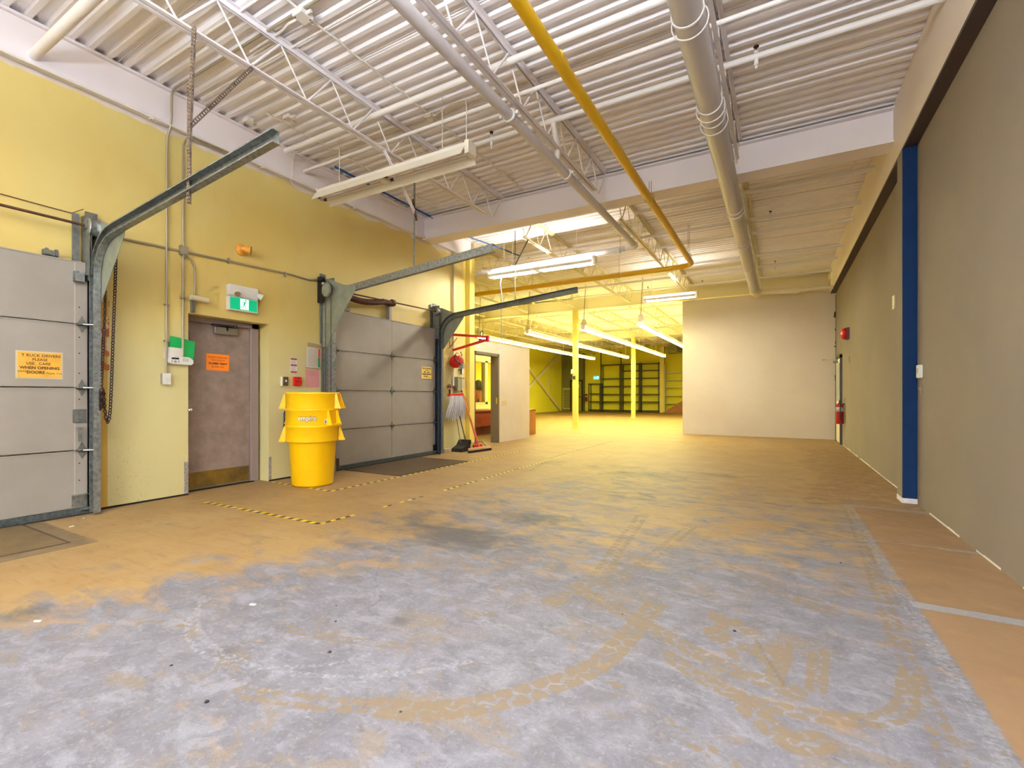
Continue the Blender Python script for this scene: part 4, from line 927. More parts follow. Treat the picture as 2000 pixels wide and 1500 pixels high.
t = thing('alarm_keypad', 'white alarm keypad with dark display beside the side door', 'keypad', (-6.18, 2.925, 1.6))
part('body', MB().prism([(2.79,1.60),(2.80,1.645),(2.83,1.66),(3.02,1.652),(3.06,1.625),(3.065,1.585),(3.04,1.56),(2.83,1.565),(2.80,1.575)], -6.18, -6.145, 'yz'), PLW, t, .004)
part('display', MB().box(-6.145,-6.1435,2.826,2.905,1.62,1.641), BLACK, t)
part('brand_bar', MB().box(-6.145,-6.1435,2.85,2.90,1.649,1.653), GRYP, t)
for i in range(3):
    for j in range(3): part('key', MB().box(-6.145,-6.1425,2.955+i*.022-.006,2.955+i*.022+.006,1.632-j*.014-.004,1.632-j*.014+.004), GRYP, t)
for y, z in ((2.832,1.602),(2.832,1.588),(2.9,1.602),(2.9,1.588)): part('key', MB().box(-6.145,-6.1425,y-.008,y+.008,z-.004,z+.004), GRYP, t)
part('arrow_key', MB().cyl((-6.145,2.866,1.594),(-6.1425,2.866,1.594),.014,12), GRYP, t); part('status_light', MB().cyl((-6.145,2.977,1.592),(-6.1425,2.977,1.592),.004,8), mat('green_lamp', (60,200,60), .4, emit=(60,220,60), estr=.6), t)
t = thing('switch_box', 'white surface switch box below the alarm keypad', 'light switch', (-6.2, 2.78, 1.33))
part('box', MB().box(-6.2,-6.15,2.735,2.82,1.33,1.45), CONDG, t); part('plate', MB().box(-6.15,-6.144,2.735,2.82,1.325,1.455), PLW, t, .002); part('toggle', MB().box(-6.145,-6.125,2.772,2.784,1.38,1.40), PLW, t)

def extinguisher(label, x, y, z, r, h, tag=False):
    t = thing('fire_extinguisher', label, 'fire extinguisher', (x, y, z))
    part('cylinder', MB().lathe([(0,z),(r*.9,z),(r,z+.02),(r,z+h*.74),(r*.8,z+h*.82),(r*.35,z+h*.87),(r*.3,z+h*.9),(0,z+h*.9)], (x,y,0), 'z', 24), REDD, t)
    part('label_band', MB().lathe([(r+.001,z+h*.52),(r+.002,z+h*.52),(r+.002,z+h*.70),(r+.001,z+h*.70)], (x,y,0), 'z', 24), mat('silver_label', (186,184,184), .4), t, label='silver label band')
    part('valve', MB().cyl((x,y,z+h*.88),(x,y,z+h*.95),.022,12).box(x-.015,x+.015,y-.06,y+.06,z+h*.94,z+h*.96).bar((x,y-.03,z+h*.95),(x+.01,y+.07,z+h*1.0),.02,.008), BLACK, t)
    part('hose', MB().tube([(x,y-.02,z+h*.93),(x,y-r*.8,z+h*.92),(x,y-r*1.25,z+h*.75),(x,y-r*1.3,z+h*.35),(x,y-r*1.2,z+h*.15)], .012, 8), BLACK, t)
    part('wall_hook', MB().box(x-.18 if x < 0 else x+.03, x-.03 if x < 0 else XR, y-.02, y+.02, z+h*.80, z+h*.86), DARK, t)
    if tag: part('inspection_tag', MB().box(x-r-.03,x-r-.028,y-.05,y+.0,z+h*.55,z+h*.82), PAPER, t)
    return t
extinguisher('red fire extinguisher on the yellow wall half hidden behind the bins', -6.09, 4.33, .55, .085, .53)
extinguisher('red fire extinguisher with cream tag by the cream door at the far right', 1.22, 13.4, .53, .082, .56, True)

# ------------------------------------------------------------------ stacked bins
bx, by = -5.48, 4.22
vang = math.atan2(-by, -bx)
def make_bin(z, ang, label):
    t = thing('round_bin', label, 'bin', (bx, by, z), 'stacked yellow bins')
    pr = [(0,.0),(.235,.0),(.255,.012),(.262,.03),(.297,.585),(.300,.59),(.327,.585),(.331,.60),(.334,.775),(.342,.782),(.344,.80),(.336,.81),(.322,.805),(.318,.78),(.285,.58),(.245,.03),(0,.025)]
    part('body', MB().lathe(pr, (0,0,0), 'z', 56), BINY, t, local=True)
    for k in (0, PI):
        M = Matrix.Rotation(ang+k, 3, 'Z'); h = MB()
        for s in (-1, 1):
            P = [(.325,s*.085,.79),(.345,s*.085,.79),(.405,s*.095,.60),(.325,s*.095,.60)]
            Q = [(a, b-s*.012, c) for a, b, c in P]
            h.add([M @ Vector(p) for p in P+Q], [(0,1,2,3),(7,6,5,4),(0,4,5,1),(1,5,6,2),(2,6,7,3),(3,7,4,0)])
        c = [M @ Vector(p) for p in ((.335,-.095,.592),(.408,-.095,.592),(.408,.095,.592),(.335,.095,.592),(.335,-.095,.612),(.408,-.095,.612),(.408,.095,.612),(.335,.095,.612))]
        h.add(c, [(0,3,2,1),(4,5,6,7),(0,1,5,4),(1,2,6,5),(2,3,7,6),(3,0,4,7)])
        part('handle', h, BINY, t, local=True)
    return t
b1 = make_bin(0, vang+1.55, 'bottom yellow round bin of the stack of three, its body fully seen')
b2 = make_bin(.215, vang+.80, 'middle yellow round bin of the stack of three, with white lettering')
b3 = make_bin(.43, vang+1.20, 'top yellow round bin of the stack of three, rim highest')
WINK = mat('white_print', (244,240,226), .5); OUTL = mat('dark_outline_print', (110,82,40), .6)
def on_bin(r, z, a): return lambda u, v: Vector(((r)*math.cos(vang+a+u/r), (r)*math.sin(vang+a+u/r), z+v))
text(b2, 'empire', .085, OUTL, on_bin(.3362, .69, -.20), 'lettering_outline', .006, .95); text(b2, 'empire', .085, WINK, on_bin(.3378, .69, -.20), 'lettering', .0015, .95)
for b, a, z in ((b2, .48, .645), (b1, 1.30, .67)):
    f = on_bin(.338 if b is b2 else .352, z, a)
    st = [f(u, v) for u, v in ((-.022,-.03),(.022,-.03),(.022,.03),(-.022,.03))]
    part('warning_sticker', MB().add(st, [(0,1,2,3)]), PAPER, b, local=True); f = on_bin(.3395 if b is b2 else .3535, z, a)
    part('sticker_symbol', MB().add([f(u, v) for u, v in ((-.008,-.02),(.008,-.02),(.004,.012),(-.004,.012))], [(0,1,2,3)]), INK, b, local=True)

# ------------------------------------------------------------------ floor plates and tape
PLATE = mat('rusty_checker_plate', (128,106,66), .5, .3, c2=(108,90,60), scale=6, bump=.5, bscale=120)
PLATE2 = mat('brown_grating_plate', (122,104,82), .5, .3, c2=(106,90,72), scale=6)
EDGE = mat('dark_rust_edge', (74,54,36), .6)
t = thing('dock_plate', 'rusty checkered steel dock plate in the floor before the first loading door', 'dock plate', (-5.4, .4, 0))
part('plate', MB().box(-6.08,-5.02,-1.2,1.56,.0,.006), PLATE, t); part('border', MB().box(-5.02,-4.86,-1.2,1.70,.0,.003).box(-6.08,-5.02,1.56,1.70,.0,.003), mat('brown_steel_curb', (132,112,78), .5, .2, c2=(110,92,66), scale=9), t); part('gap', MB().box(-5.03,-5.012,-1.2,1.555,.0,.0068).box(-6.08,-5.012,1.555,1.575,.0,.0070), EDGE, t)
t = thing('dock_plate', 'brown gridded steel plate in the floor before the second loading door', 'dock plate', (-5.5, 6.1, 0))
part('plate', MB().box(-6.06,-4.93,5.28,7.05,.0,.005), PLATE2, t); g = MB()
for i in range(1, 60): g.box(-6.06,-4.93,5.28+i*.0295-.003,5.28+i*.0295+.003,.005,.008)
for i in range(1, 38): g.box(-6.06+i*.0297-.003,-6.06+i*.0297+.003,5.28,7.05,.005,.0075)
o = part('grid_ribs', g, mat('worn_rib_steel', (104,86,64), .5, .3), t); o['kind'] = 'stuff'
part('edge_frame', MB().box(-6.06,-4.91,5.26,5.285,.0,.009).box(-4.935,-4.905,5.26,7.07,.0,.009).box(-6.06,-4.91,7.05,7.07,.0,.009), EDGE, t)
TY = mat('yellow_tape', (224,196,24), .5); TK = mat('black_tape', (58,46,30), .6)
def tape(label, p, q, wd, n, miss=(), y_first=True):
    p, q = Vector((*p, .0012)), Vector((*q, .0012)); t = thing('hazard_tape', label, 'floor tape', tuple((p+q)/2))
    d = (q-p).normalized(); nv = Vector((-d.y, d.x, 0))*wd/2; L = (q-p).length
    for i in range(n):
        if i in miss: continue
        a = p+d*L*i/n; b = p+d*L*(i+1)/n; sk = d*.012
        part('yellow_stripe' if (i % 2 == 0) == y_first else 'black_stripe', MB().add([a-nv, b-nv, b+nv+sk, a+nv+sk], [(0,1,2,3)]), TY if (i % 2 == 0) == y_first else TK, t)
    return t
tape('black and yellow hazard tape strip on the floor before the side door', (-5.62,2.92), (-3.74,2.95), .05, 30, (9,))
tape('short peeling end of hazard tape turning away at the corner', (-3.73,2.95), (-3.71,3.34), .045, 7)
tape('worn hazard tape remnants farther along the same line', (-3.70,3.72), (-3.68,4.35), .04, 10, (2,3,5,8))
tape('long faded hazard tape line running toward the far hall', (-3.68,4.75), (-3.76,9.2), .045, 70, (6,12,13,30))
tape('hazard tape line passing under the yellow bins from the side door corner', (-6.12,4.06), (-4.90,4.02), .05, 18)
tape('faded hazard tape line running along the loading door toward the brooms', (-4.88,4.02), (-4.86,8.9), .045, 76, (40,41,55))

# ------------------------------------------------------------------ corner with fire bell arm, mop, brooms
t = thing('swing_arm', 'red folding swing-arm bracket sticking out from the wall', 'wall bracket', (-6.15, 8.3, 2.3))
part('upper_arm', MB().bar((-6.18,8.22,2.51), (-5.36,8.42,2.43), .05, .05), RED, t, .004); part('lower_arm', MB().bar((-6.15,8.25,2.17), (-5.34,8.42,2.38), .04, .05), RED, t, .004)
part('elbow_joint', MB().box(-5.40,-5.33,8.39,8.45,2.33,2.46).box(-5.56,-5.50,8.38,8.43,2.35,2.40), RED, t, .003)
part('hook', MB().torus((-5.5,8.40,2.50), .06, .009, (0,1,0), 16, 6, (1,.6)).cyl((-5.47,8.4,2.55), (-5.46,8.4,2.72), .004, 6), DARK, t); part('wall_clip', MB().tube([(-6.19,8.1,2.45),(-6.12,8.1,2.35),(-6.12,8.12,2.22),(-6.17,8.12,2.2)], .008, 6).tube([(-6.12,8.12,2.22),(-6.05,8.28,2.44)], .008, 6), RUST, t)
part('spring_hook', MB().tube([(-5.98,8.3,2.14),(-5.95,8.32,2.06),(-6.0,8.31,2.02),(-6.06,8.29,2.03)], .008, 6), DARK, t)
t = thing('cable_reel', 'round red cord reel with grey plug end hanging from the red swing arm', 'cord reel', (-6.06, 8.27, 1.78))
part('drum', MB().lathe([(.0,-.05),(.13,-.05),(.135,-.03),(.135,.03),(.13,.05),(.0,.05)], (-6.06,8.24,1.92), 'y', 24), RED, t); part('yoke', MB().tube([(-6.14,8.26,1.95),(-6.12,8.26,2.06),(-6.05,8.27,2.12),(-5.98,8.28,2.06),(-5.96,8.28,1.95)], .011, 8), CHROME, t)
part('cord', MB().tube([(-6.02,8.20,2.08),(-6.06,8.17,2.0),(-6.0,8.17,1.94),(-5.94,8.18,1.88),(-5.90,8.2,1.84)], .01, 8), BLACK, t); part('plug_box', MB().box(-5.96,-5.86,8.22,8.30,1.77,1.87), mat('grey_plastic', (150,146,128), .5), t, .006); part('guard', MB().prism([(-6.05,1.84),(-5.88,1.84),(-5.90,1.98),(-5.99,2.06),(-6.06,2.04)], 8.29, 8.31), mat('faded_red_plastic', (196,118,92), .5), t)
t = thing('breaker_box', 'grey electrical box on the wall above the hanging mop', 'electrical box', (-6.15, 8.44, 1.3))
part('box', MB().box(-6.2,-6.09,8.36,8.51,1.30,1.60), mat('grey_box_paint', (140,138,110), .5), t, .005); part('latch', MB().box(-6.09,-6.08,8.42,8.47,1.57,1.585), DARK, t)
t = thing('breaker_box', 'smaller pale box right of the grey electrical box', 'electrical box', (-6.16, 8.61, 1.36))
part('box', MB().box(-6.2,-6.12,8.55,8.67,1.36,1.60), mat('pale_box_paint', (188,178,142), .5), t, .005); part('latch', MB().box(-6.12,-6.112,8.58,8.63,1.57,1.585), DARK, t)
t = thing('tool_hook', 'small black tool hook on a white plate above the electrical boxes', 'hook', (-6.17, 8.6, 1.76))
part('plate', MB().box(-6.2,-6.17,8.58,8.68,1.68,1.84), PLW, t); part('hook', MB().bar((-6.15,8.46,1.76),(-6.15,8.6,1.77),.02,.02).bar((-6.15,8.57,1.66),(-6.15,8.57,1.84),.025,.02), BLACK, t)
t = thing('valve', 'round wheel valve on the end of the grey wall pipe', 'valve', (-6.12, 8.04, 1.37))
part('wheel', MB().torus((-6.05,8.0,1.38), .05, .011, (.7,-.7,0), 18, 8).bar((-6.05,8.0,1.33),(-6.05,8.0,1.43),.012,.012), mat('worn_brass', (170,132,86), .4, .5), t); part('body', MB().cyl((-6.1,8.0,1.38),(-6.1,8.26,1.38),.028,12).cyl((-6.08,8.05,1.36),(-6.08,8.06,1.18),.02,8), RUSTD, t)
# mop
t = thing('string_mop', 'grey string mop head hanging from a red clamp on the wall', 'mop', (-6.08, 8.22, .72))
part('clamp', MB().bar((-6.06,7.98,1.20),(-6.04,8.48,1.22),.05,.05), RED, t, .004); part('stub_handle', MB().cyl((-6.08,8.05,1.2),(-6.08,8.06,1.34),.016,10), RUSTD, t)
YARN = mat('grey_mop_yarn', (206,206,212), .9, c2=(176,176,184), scale=40)
for i in range(36):
    f = i/35; y0 = 8.04+.40*f; y1 = 7.86+.70*f; z1 = .70+.05*math.sin(i*2.3)+.05*abs(f-.6)
    x0 = -6.05+.02*math.sin(i*1.7); part('yarn', MB().tube([(x0,y0,1.19),(x0+.03,y0+(y1-y0)*.3,1.05),(x0+.02,y0+(y1-y0)*.75,.88),(x0-.01,y1,z1)], [.012,.015,.015,.009], 6), YARN, t)
# lobby dustpan + its handle
t = thing('lobby_dustpan', 'black upright dustpan with long thin handle leaning by the mop', 'dustpan', (-5.9, 8.35, 0))
part('pan', MB().prism([(8.10,0),(8.42,0),(8.42,.20),(8.36,.22),(8.28,.13),(8.12,.07)], -6.08, -5.80, 'yz'), BLACK, t, .006); part('back_hood', MB().box(-6.08,-5.80,8.36,8.46,.14,.24), BLACK, t, .01)
part('label_patch', MB().box(-5.86,-5.80,8.435,8.55,.02,.18), mat('beige_brush_bristles', (196,170,110), .8), t); part('handle', MB().cyl((-5.93,8.42,.22),(-6.08,8.34,.92),.011,10).cyl((-6.06,8.35,.86),(-6.08,8.34,1.0),.018,10), BLACK, t); part('grip', MB().bar((-6.12,8.22,.865),(-6.06,8.37,.88),.022,.022), BLACK, t)
t = thing('lobby_broom', 'thin grey handled broom clipped behind the dustpan', 'broom', (-5.95, 8.32, 0))
part('handle', MB().cyl((-5.97,8.33,.05),(-6.12,8.33,.80),.009,8), GALVD, t); part('brush', MB().prism([(8.24,0),(8.36,0),(8.34,.10),(8.27,.10)], -6.0,-5.88,'yz'), BLACK, t)
t = thing('push_broom', 'push broom with orange handle leaning on the office door frame', 'broom', (-5.6, 8.35, 0))
part('handle', MB().cyl((-5.56,8.42,.09),(-6.14,8.53,1.36),.0145,12), mat('orange_broom_handle', (206,104,52), .45, c2=(190,86,38), scale=10), t); part('grip', MB().cyl((-6.10,8.525,1.27),(-6.145,8.53,1.37),.019,12), BLACK, t)
hb = part('head', MB().bar((-5.60,8.08,.075),(-5.50,8.74,.075),.07,.05), mat('pale_wood_block', (206,168,124), .55), t, .008); part('bristles', MB().bar((-5.60,8.07,.025),(-5.50,8.75,.025),.065,.05), DARK, hb)
part('brace', MB().tube([(-5.60,8.22,.10),(-5.60,8.28,.21),(-5.59,8.41,.20)], .006, 6).tube([(-5.53,8.62,.10),(-5.56,8.5,.21),(-5.59,8.42,.20)], .006, 6), DARK, t)
t = thing('push_broom', 'second broom with red handle standing close behind the push broom', 'broom', (-5.75, 8.55, 0))
part('handle', MB().cyl((-5.70,8.55,.10),(-6.12,8.63,1.16),.013,10), RED, t); part('grip', MB().cyl((-6.09,8.625,1.08),(-6.13,8.63,1.19),.018,10), BLACK, t); part('head', MB().bar((-5.72,8.40,.08),(-5.66,8.66,.08),.05,.11), RED, t, .01)
solo('floor_box', 'low white edging block at the wall foot under the mop', 'block', MB().box(-6.2,-6.08,7.88,8.22,0,.07), mat('dirty_white_block', (206,196,164), .6, c2=(160,146,110), scale=10), .006)
t = thing('notice_card', 'small pale tag on the wall below the red cord reel', 'tag', (-6.19, 7.98, 1.72)); part('sheet', MB().box(-6.2,-6.196,7.94,8.0,1.67,1.75), PAPER, t)

# ------------------------------------------------------------------ office opening and what shows through it
t = thing('door_2', 'bronze brown metal door frame in the white office wall', 'door frame', (-6.26, 9.7, 0)); t['kind'] = 'structure'
part('left_jamb', MB().box(-6.36,-6.18,9.13,9.19,0,2.24), BRZ, t, .004); part('right_jamb', MB().box(-6.40,-6.18,10.19,10.26,0,2.24), BRZ, t, .004); part('head', MB().box(-6.36,-6.18,9.13,10.26,2.17,2.24), BRZ, t, .004)
part('strike_plate', MB().box(-6.24,-6.2,10.185,10.192,.98,1.14), CHROME, t)
t = thing('switch_plate', 'beige switch plate on the white office wall right of its doorway', 'light switch', (-6.19, 10.55, .98)); part('plate', MB().box(-6.2,-6.192,10.42,10.66,.92,1.06), mat('beige_plate', (204,188,140), .5), t, .002)
for y in (10.49, 10.54, 10.59): part('toggle', MB().box(-6.192,-6.185,y-.008,y+.008,.98,1.01), mat('beige_plate', (0,0,0)), t)
ww = MB().box(-9.06,-8.94,9.06,16.4,0,.94).box(-9.06,-8.94,9.06,12.9,.94,2.36).box(-9.06,-8.94,15.2,16.4,.94,2.36).box(-9.06,-8.94,9.06,16.4,2.36,2.7)
struct('wall_inner_office', ww, mat('pale_office_paint', (226,214,150), .6))
t = thing('window_1', 'office interior window with two panes', 'window', (-9.0, 14.0, .94)); t['kind'] = 'structure'
wf = MB().box(-9.08,-8.92,12.9,15.2,.90,.96).box(-9.08,-8.92,12.9,15.2,2.34,2.40).box(-9.08,-8.92,12.86,12.94,.9,2.4).box(-9.08,-8.92,15.16,15.24,.9,2.4).box(-9.08,-8.92,13.85,14.02,.9,2.4)
part('frame', wf, mat('cream_frame', (214,204,140), .5), t)
GL = mat('clear_glass', (255,255,255), .02, trans=1.0)
for a, b in ((12.94,13.85),(14.02,15.16)): part('pane', MB().box(-9.004,-8.996,a,b,.96,2.34), GL, t)
t = thing('reception_desk', 'red brown wooden desk seen through the office doorway', 'desk', (-7.95, 12.2, 0))
part('top', MB().box(-8.5,-7.62,11.0,13.3,.71,.75), CHER, t, .004); part('front_panel', MB().box(-7.72,-7.68,11.05,13.25,.27,.71), CHER, t); part('plinth', MB().box(-8.4,-7.82,11.1,13.2,0,.27), mat('dark_red_wood', (104,30,26), .5), t)
t = thing('wooden_cabinet', 'plain orange brown wooden cabinet end standing past the office wall', 'cabinet', (-6.8, 12.8, 0))
part('side_panel', MB().box(-6.58,-6.55,12.58,13.04,0,.76), WOOD, t); part('carcass', MB().box(-7.3,-6.58,12.60,13.02,.02,.74), WOOD, t); part('top', MB().box(-7.3,-6.55,12.58,13.04,.74,.765), WOOD, t)

# person behind the office window, seen from behind
def person():
    bxp, byp = -9.75, 14.62
    bm = bmesh.new(); sk = bm.verts.layers.skin.verify()
    P = {'pelvis':((0,0,.92),.15),'waist':((0,0,1.06),.13),'chest':((0,.0,1.28),.15),'neck':((0,0,1.46),.055),'head0':((.01,0,1.55),.085),'head1':((.0,0,1.66),.085),
         'shl':((0,-.17,1.40),.06),'ell':((.02,-.24,1.13),.045),'wrl':((-.16,-.20,.98),.032),'hal':((-.24,-.18,.98),.035),'shr':((0,.17,1.40),.06),'elr':((.02,.24,1.13),.045),'wrr':((-.16,.20,.98),.032),'har':((-.24,.18,.98),.035),
         'hil':((0,-.10,.86),.10),'knl':((0,-.10,.47),.06),'anl':((.01,-.10,.09),.042),'tol':((-.15,-.11,.045),.035),'hir':((0,.10,.86),.10),'knr':((0,.10,.47),.06),'anr':((.01,.10,.09),.042),'tor':((-.15,.11,.045),.035)}
    V = {}
    for k, (p, r) in P.items():
        v = bm.verts.new(p); v[sk].radius = (r, r); v[sk].use_root = (k == 'pelvis'); V[k] = v
    for a, b in (('pelvis','waist'),('waist','chest'),('chest','neck'),('neck','head0'),('head0','head1'),('chest','shl'),('shl','ell'),('ell','wrl'),('wrl','hal'),('chest','shr'),('shr','elr'),('elr','wrr'),('wrr','har'),('pelvis','hil'),('hil','knl'),('knl','anl'),('anl','tol'),('pelvis','hir'),('hir','knr'),('knr','anr'),('anr','tor')): bm.edges.new((V[a], V[b]))
    me = bpy.data.meshes.new('body'); bm.to_mesh(me); bm.free()
    o = bpy.data.objects.new('body', me); COL.objects.link(o)
    o.modifiers.new('s', 'SKIN').use_smooth_shade = True; o.modifiers.new('d', 'SUBSURF').levels = 1
    dg = bpy.context.evaluated_depsgraph_get(); dg.update(); m2 = bpy.data.meshes.new_from_object(o.evaluated_get(dg)); bpy.data.objects.remove(o)
    m2.materials.clear(); skin = mat('skin', (214,160,128), .6); top = mat('orange_knit_top', (226,140,84), .8); tr = mat('dark_trousers', (52,48,42), .8)
    for m in (skin, top, tr): m2.materials.append(m)
    for f in m2.polygons:
        c = f.center; f.material_index = 2 if c.z < 1.0 and abs(c.x) < .14 else (1 if c.z < 1.47 and c.x > -.14 else 0); f.use_smooth = True
    t = thing('person', 'person with long dark hair and orange top seen through the office window', 'person', (bxp, byp, 0))
    link('body', m2, None, t)
    hair = MB().lathe([(0,1.775),(.06,1.765),(.105,1.72),(.125,1.64),(.15,1.52),(.175,1.42),(.17,1.395),(.10,1.39),(0,1.40)], (.03,0,0), 'z', 20)
    part('hair', hair, mat('dark_hair', (58,52,30), .6), t, local=True)
person()

# ------------------------------------------------------------------ right wall fittings
CRD = mat('cream_door_paint', (236,224,184), .45)
t = thing('door_3', 'cream door with a narrow glass pane in the far right corner', 'door', (1.3, 14.45, 0)); t['kind'] = 'structure'
part('leaf', MB().box(1.285,1.318,13.98,14.95,.02,2.12), CRD, t, .003); part('frame', MB().box(1.27,1.32,13.92,13.975,0,2.20).box(1.27,1.32,14.95,15.0,0,2.18).box(1.27,1.32,13.92,15.0,2.12,2.18), mat('dark_door_frame', (52,46,36), .5), t); part('pane', MB().box(1.28,1.286,14.15,14.75,1.05,2.0), mat('pale_door_glass', (176,186,180), .15), t)
part('closer_arm', MB().bar((1.27,14.6,2.12),(.98,14.9,2.13),.02,.03).box(1.2,1.285,14.5,14.75,2.03,2.08), GALVD, t)
t = thing('fire_bell', 'round red fire alarm horn high on the grey wall', 'fire alarm', (1.28, 12.75, 2.55)); part('back_box', MB().box(1.27,1.32,12.55,12.8,2.43,2.68), mat('dark_red', (80,20,18), .5), t, .005); part('horn', MB().lathe([(0,-.10),(.07,-.10),(.12,-.06),(.13,0),(0,0)], (1.27,12.68,2.555), 'x', 20), RED, t)
t = thing('thermostat', 'white thermostat on the grey wall beside the blue column', 'thermostat', (1.31, 6.58, 1.4)); part('body', MB().box(1.285,1.32,6.51,6.615,1.385,1.525), PLW, t, .004); part('display', MB().box(1.283,1.286,6.54,6.58,1.44,1.49), mat('grey_display', (150,156,140), .3), t)
t = thing('switch_plate', 'grey switch plate below the white thermostat', 'light switch', (1.315, 6.57, 1.25)); part('plate', MB().box(1.313,1.32,6.53,6.60,1.20,1.33), GREY, t, .002); part('toggle', MB().box(1.30,1.314,6.56,6.572,1.26,1.275), CHROME, t)
t = thing('call_plate', 'small cream wall plate high on the grey wall left of the blue column', 'sensor', (1.31, 7.93, 2.4)); part('plate', MB().box(1.305,1.32,7.88,7.99,2.34,2.52), CRD, t, .003)
for z in (2.38, 2.47): part('button', MB().cyl((1.3,7.935,z),(1.306,7.935,z),.012,10), PLW, t)
for z, y, lb in ((1.98, 12.66, 'upper small blank plate on the grey wall near the cream door'), (1.06, 13.35, 'lower small blank plate on the grey wall near the cream door')):
    solo('blank_plate', lb, 'wall plate', MB().box(1.312,1.32,y-.06,y+.06,z-.07,z+.07), GREY, .002)
# torn plaster in the far right corner
tp = MB().box(1.309,1.319,15.388,15.399,.3,3.9); random.seed(3)
for z in (1.6, 1.68, 2.5, 2.58, 2.95, 3.3, 3.36, 3.42): tp.box(1.30-.03*random.random(),1.319,15.385,15.399,z,z+.03+.06*random.random())
struct('trim_8', tp, mat('torn_dark_plaster', (58,46,34), .9))

# ------------------------------------------------------------------ far hall
def shelf_unit(label, x0, x1, zs, ztop, y0=33.42, y1=33.92, m=SHELF, high=()):
    t = thing('shelving_unit', label, 'shelving', ((x0+x1)/2, (y0+y1)/2, 0))
    for x in (x0+.03, x1-.03):
        for y in (y0+.03, y1-.03): part('post', MB().box(x-.03,x+.03,y-.03,y+.03,0,(ztop if x not in high else 4.3)), m, t)
    for z in zs: part('shelf', MB().box(x0,x1,y0,y1,z-.03,z+.03), m, t)
    return t
zs = [.11,.73,1.27,1.85,2.4,2.94,3.41]
shelf_unit('short dark metal shelving unit of four shelves next to the far exit sign', -12.4, -11.48, [.11,.73,1.31,2.04], 2.08)
s2 = shelf_unit('tall dark metal shelving unit against the far wall, leftmost of the tall ones', -11.46, -9.99, [.11,.73,1.27,1.85,2.4,3.41], 3.45)
shelf_unit('tall dark metal shelving unit against the far wall, behind the farther post', -9.93, -8.62, zs, 3.45)
shelf_unit('tall dark metal shelving unit against the far wall, right of the farther post', -8.60, -7.26, zs, 3.5)
for x in (-11.43, -9.93): part('tall_post', MB().box(x-.03,x+.03,33.40,33.46,0,4.3), SHELF, s2)
shelf_unit('pale shelving unit beside the partition edge against the far wall', -6.92, -5.6, [.65,1.2,1.75,2.25,2.75], 3.3, m=mat('pale_shelf_steel', (214,206,140), .5))
solo('pilaster', 'pale yellow pilaster on the far wall between dark and pale shelving', 'column', MB().box(-7.22,-6.94,33.45,33.99,0,4.6), YCOL)
solo('wooden_ramp', 'slanted brown board leaning at the foot of the pale shelving', 'board', MB().prism([(-7.0,0),(-5.5,0),(-5.5,.95)], 33.2, 33.38), WOOD)
t = thing('unit_heater', 'hanging unit heater with dark louvres high at the far wall', 'heater', (-6.1, 33.3, 4.05)); part('cabinet', MB().box(-6.6,-5.2,33.0,33.6,4.05,4.62), mat('olive_heater_paint', (150,146,70), .5), t)
for k in range(6): part('louvre', MB().box(-6.0,-5.3,32.97,33.0,4.12+k*.08,4.16+k*.08), DARK, t)
GRN = mat('grey_green_wall_paint', (112,108,58), .6)
solo('lobby_bulkhead', 'grey green framed wall section in the far left corner of the hall', 'partition', MB().box(-14.6,-12.87,33.5,33.98,0,4.35), GRN)
t = thing('vent_grille', 'large louvred grille low on the grey green wall section', 'vent', (-14.1, 33.45, .2)); part('frame', MB().box(-14.5,-13.75,33.46,33.5,.15,1.75), mat('pale_grille_frame', (176,170,96), .5), t)
for k in range(14): part('slat', MB().box(-14.42,-13.83,33.44,33.462,.25+k*.1,.31+k*.1), mat('olive_slat', (84,82,34), .5), t)
t = thing('door_4', 'grey far exit door in the green wall section with papers on it', 'door', (-13.3, 33.45, 0)); t['kind'] = 'structure'
part('leaf', MB().box(-13.75,-12.95,33.44,33.5,0,2.25), mat('grey_far_door', (138,126,62), .5), t); part('push_bar', MB().box(-13.6,-13.0,33.38,33.44,1.04,1.10), DARK, t); part('frame', MB().box(-13.85,-13.75,33.42,33.5,0,2.35).box(-12.95,-12.87,33.42,33.5,0,2.35).box(-13.85,-12.87,33.42,33.5,2.25,2.35), DARK, t)
part('paper', MB().box(-13.45,-13.2,33.43,33.44,1.35,1.72), PAPER, t); part('paper', MB().box(-13.45,-13.15,33.43,33.44,1.8,2.0), PAPER, t)
t = thing('exit_sign', 'small lit blue green exit sign on the far yellow wall', 'exit sign', (-11.95, 33.95, 2.35)); part('housing', MB().box(-12.2,-11.7,33.9,34,2.36,2.66), PLW, t); part('face', MB().box(-12.17,-11.73,33.885,33.9,2.39,2.63), mat('lit_teal_sign', (40,170,180), .4, emit=(40,190,200), estr=.8), t); part('symbol', MB().box(-11.93,-11.78,33.88,33.886,2.42,2.6).box(-12.1,-12.0,33.88,33.886,2.46,2.56), LITW, t)
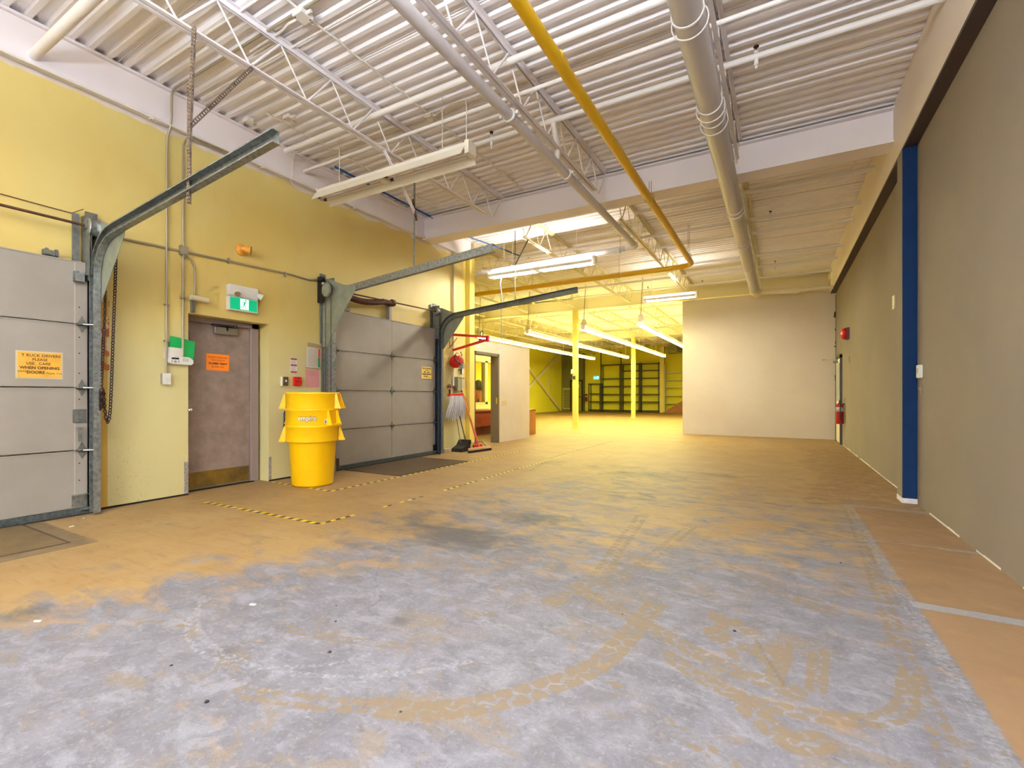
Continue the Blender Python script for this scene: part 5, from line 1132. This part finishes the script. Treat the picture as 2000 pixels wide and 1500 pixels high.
extinguisher('tiny red fire extinguisher on the far wall beside the exit door', -12.72, 33.85, .75, .10, .6)
t = thing('cross_brace', 'cream diagonal cross brace against the yellow side wall of the hall', 'brace', (-14.5, 30, 0))
part('rising_bar', MB().bar((-14.5,27.2,1.4),(-14.5,33.2,4.45),.08,.18), CREAM, t); part('falling_bar', MB().bar((-14.45,26.0,4.0),(-14.45,32.9,.1),.08,.14), CREAM, t)
solo('electrical_riser', 'vertical conduit with boxes on the yellow side wall behind the brace', 'conduit', MB().box(-14.6,-14.57,31.2,31.3,.9,4.4).box(-14.6,-14.56,31.1,31.4,1.9,2.3), CREAM)
# wall_office cap, ridge of light lamps reads above it; litter on the floor
random.seed(5)
for k, (px, py) in enumerate([(-3.42,.94),(-5.62,1.77),(-5.9,1.95),(-2.62,1.62)]):
    solo('paper_scrap', ['white paper scrap on the dark stain near the left edge','white paper scrap by the foot of the first loading door','white crumb under the first track foot','tiny pale scrap on the grey concrete'][k], 'scrap', MB().obox((px,py,.004), .035,.012,.006, Matrix.Rotation(.5+k,3,'Z')), PAPER)
CRUMB = ['dark crumb on grey concrete left of the floor crack, the largest there', 'dark crumb on grey concrete just behind the largest crumb', 'dark crumb nearest the left bottom corner of the floor', 'largest dark crumb low on the left half of the floor', 'dark crumb among the tyre tracks on the right half', 'dark crumb right of the double tyre track patch', 'dark crumb lying on the long curved tyre track', 'tiny dark crumb farthest back on the left half of the grey concrete', 'dark crumb near the tan strip by the grey wall', 'tiny dark crumb near the top end of the curved tyre track']
for k, (px, py, s) in enumerate([(-1.83,1.5,.016),(-2.05,1.72,.012),(-2.35,1.08,.012),(-1.95,1.02,.016),(-.2,2.65,.016),(.16,1.55,.014),(-1.25,1.35,.010),(-2.2,1.85,.009),(.38,4.1,.014),(-.75,2.55,.009)]):
    o = solo('grit_pebble', CRUMB[k], 'crumb', MB().lathe([(0,0),(s*.6,.001),(s*.42,s*.3),(0,s*.36)], (px,py,0), 'z', 7), DARK, group='crumbs on the floor')
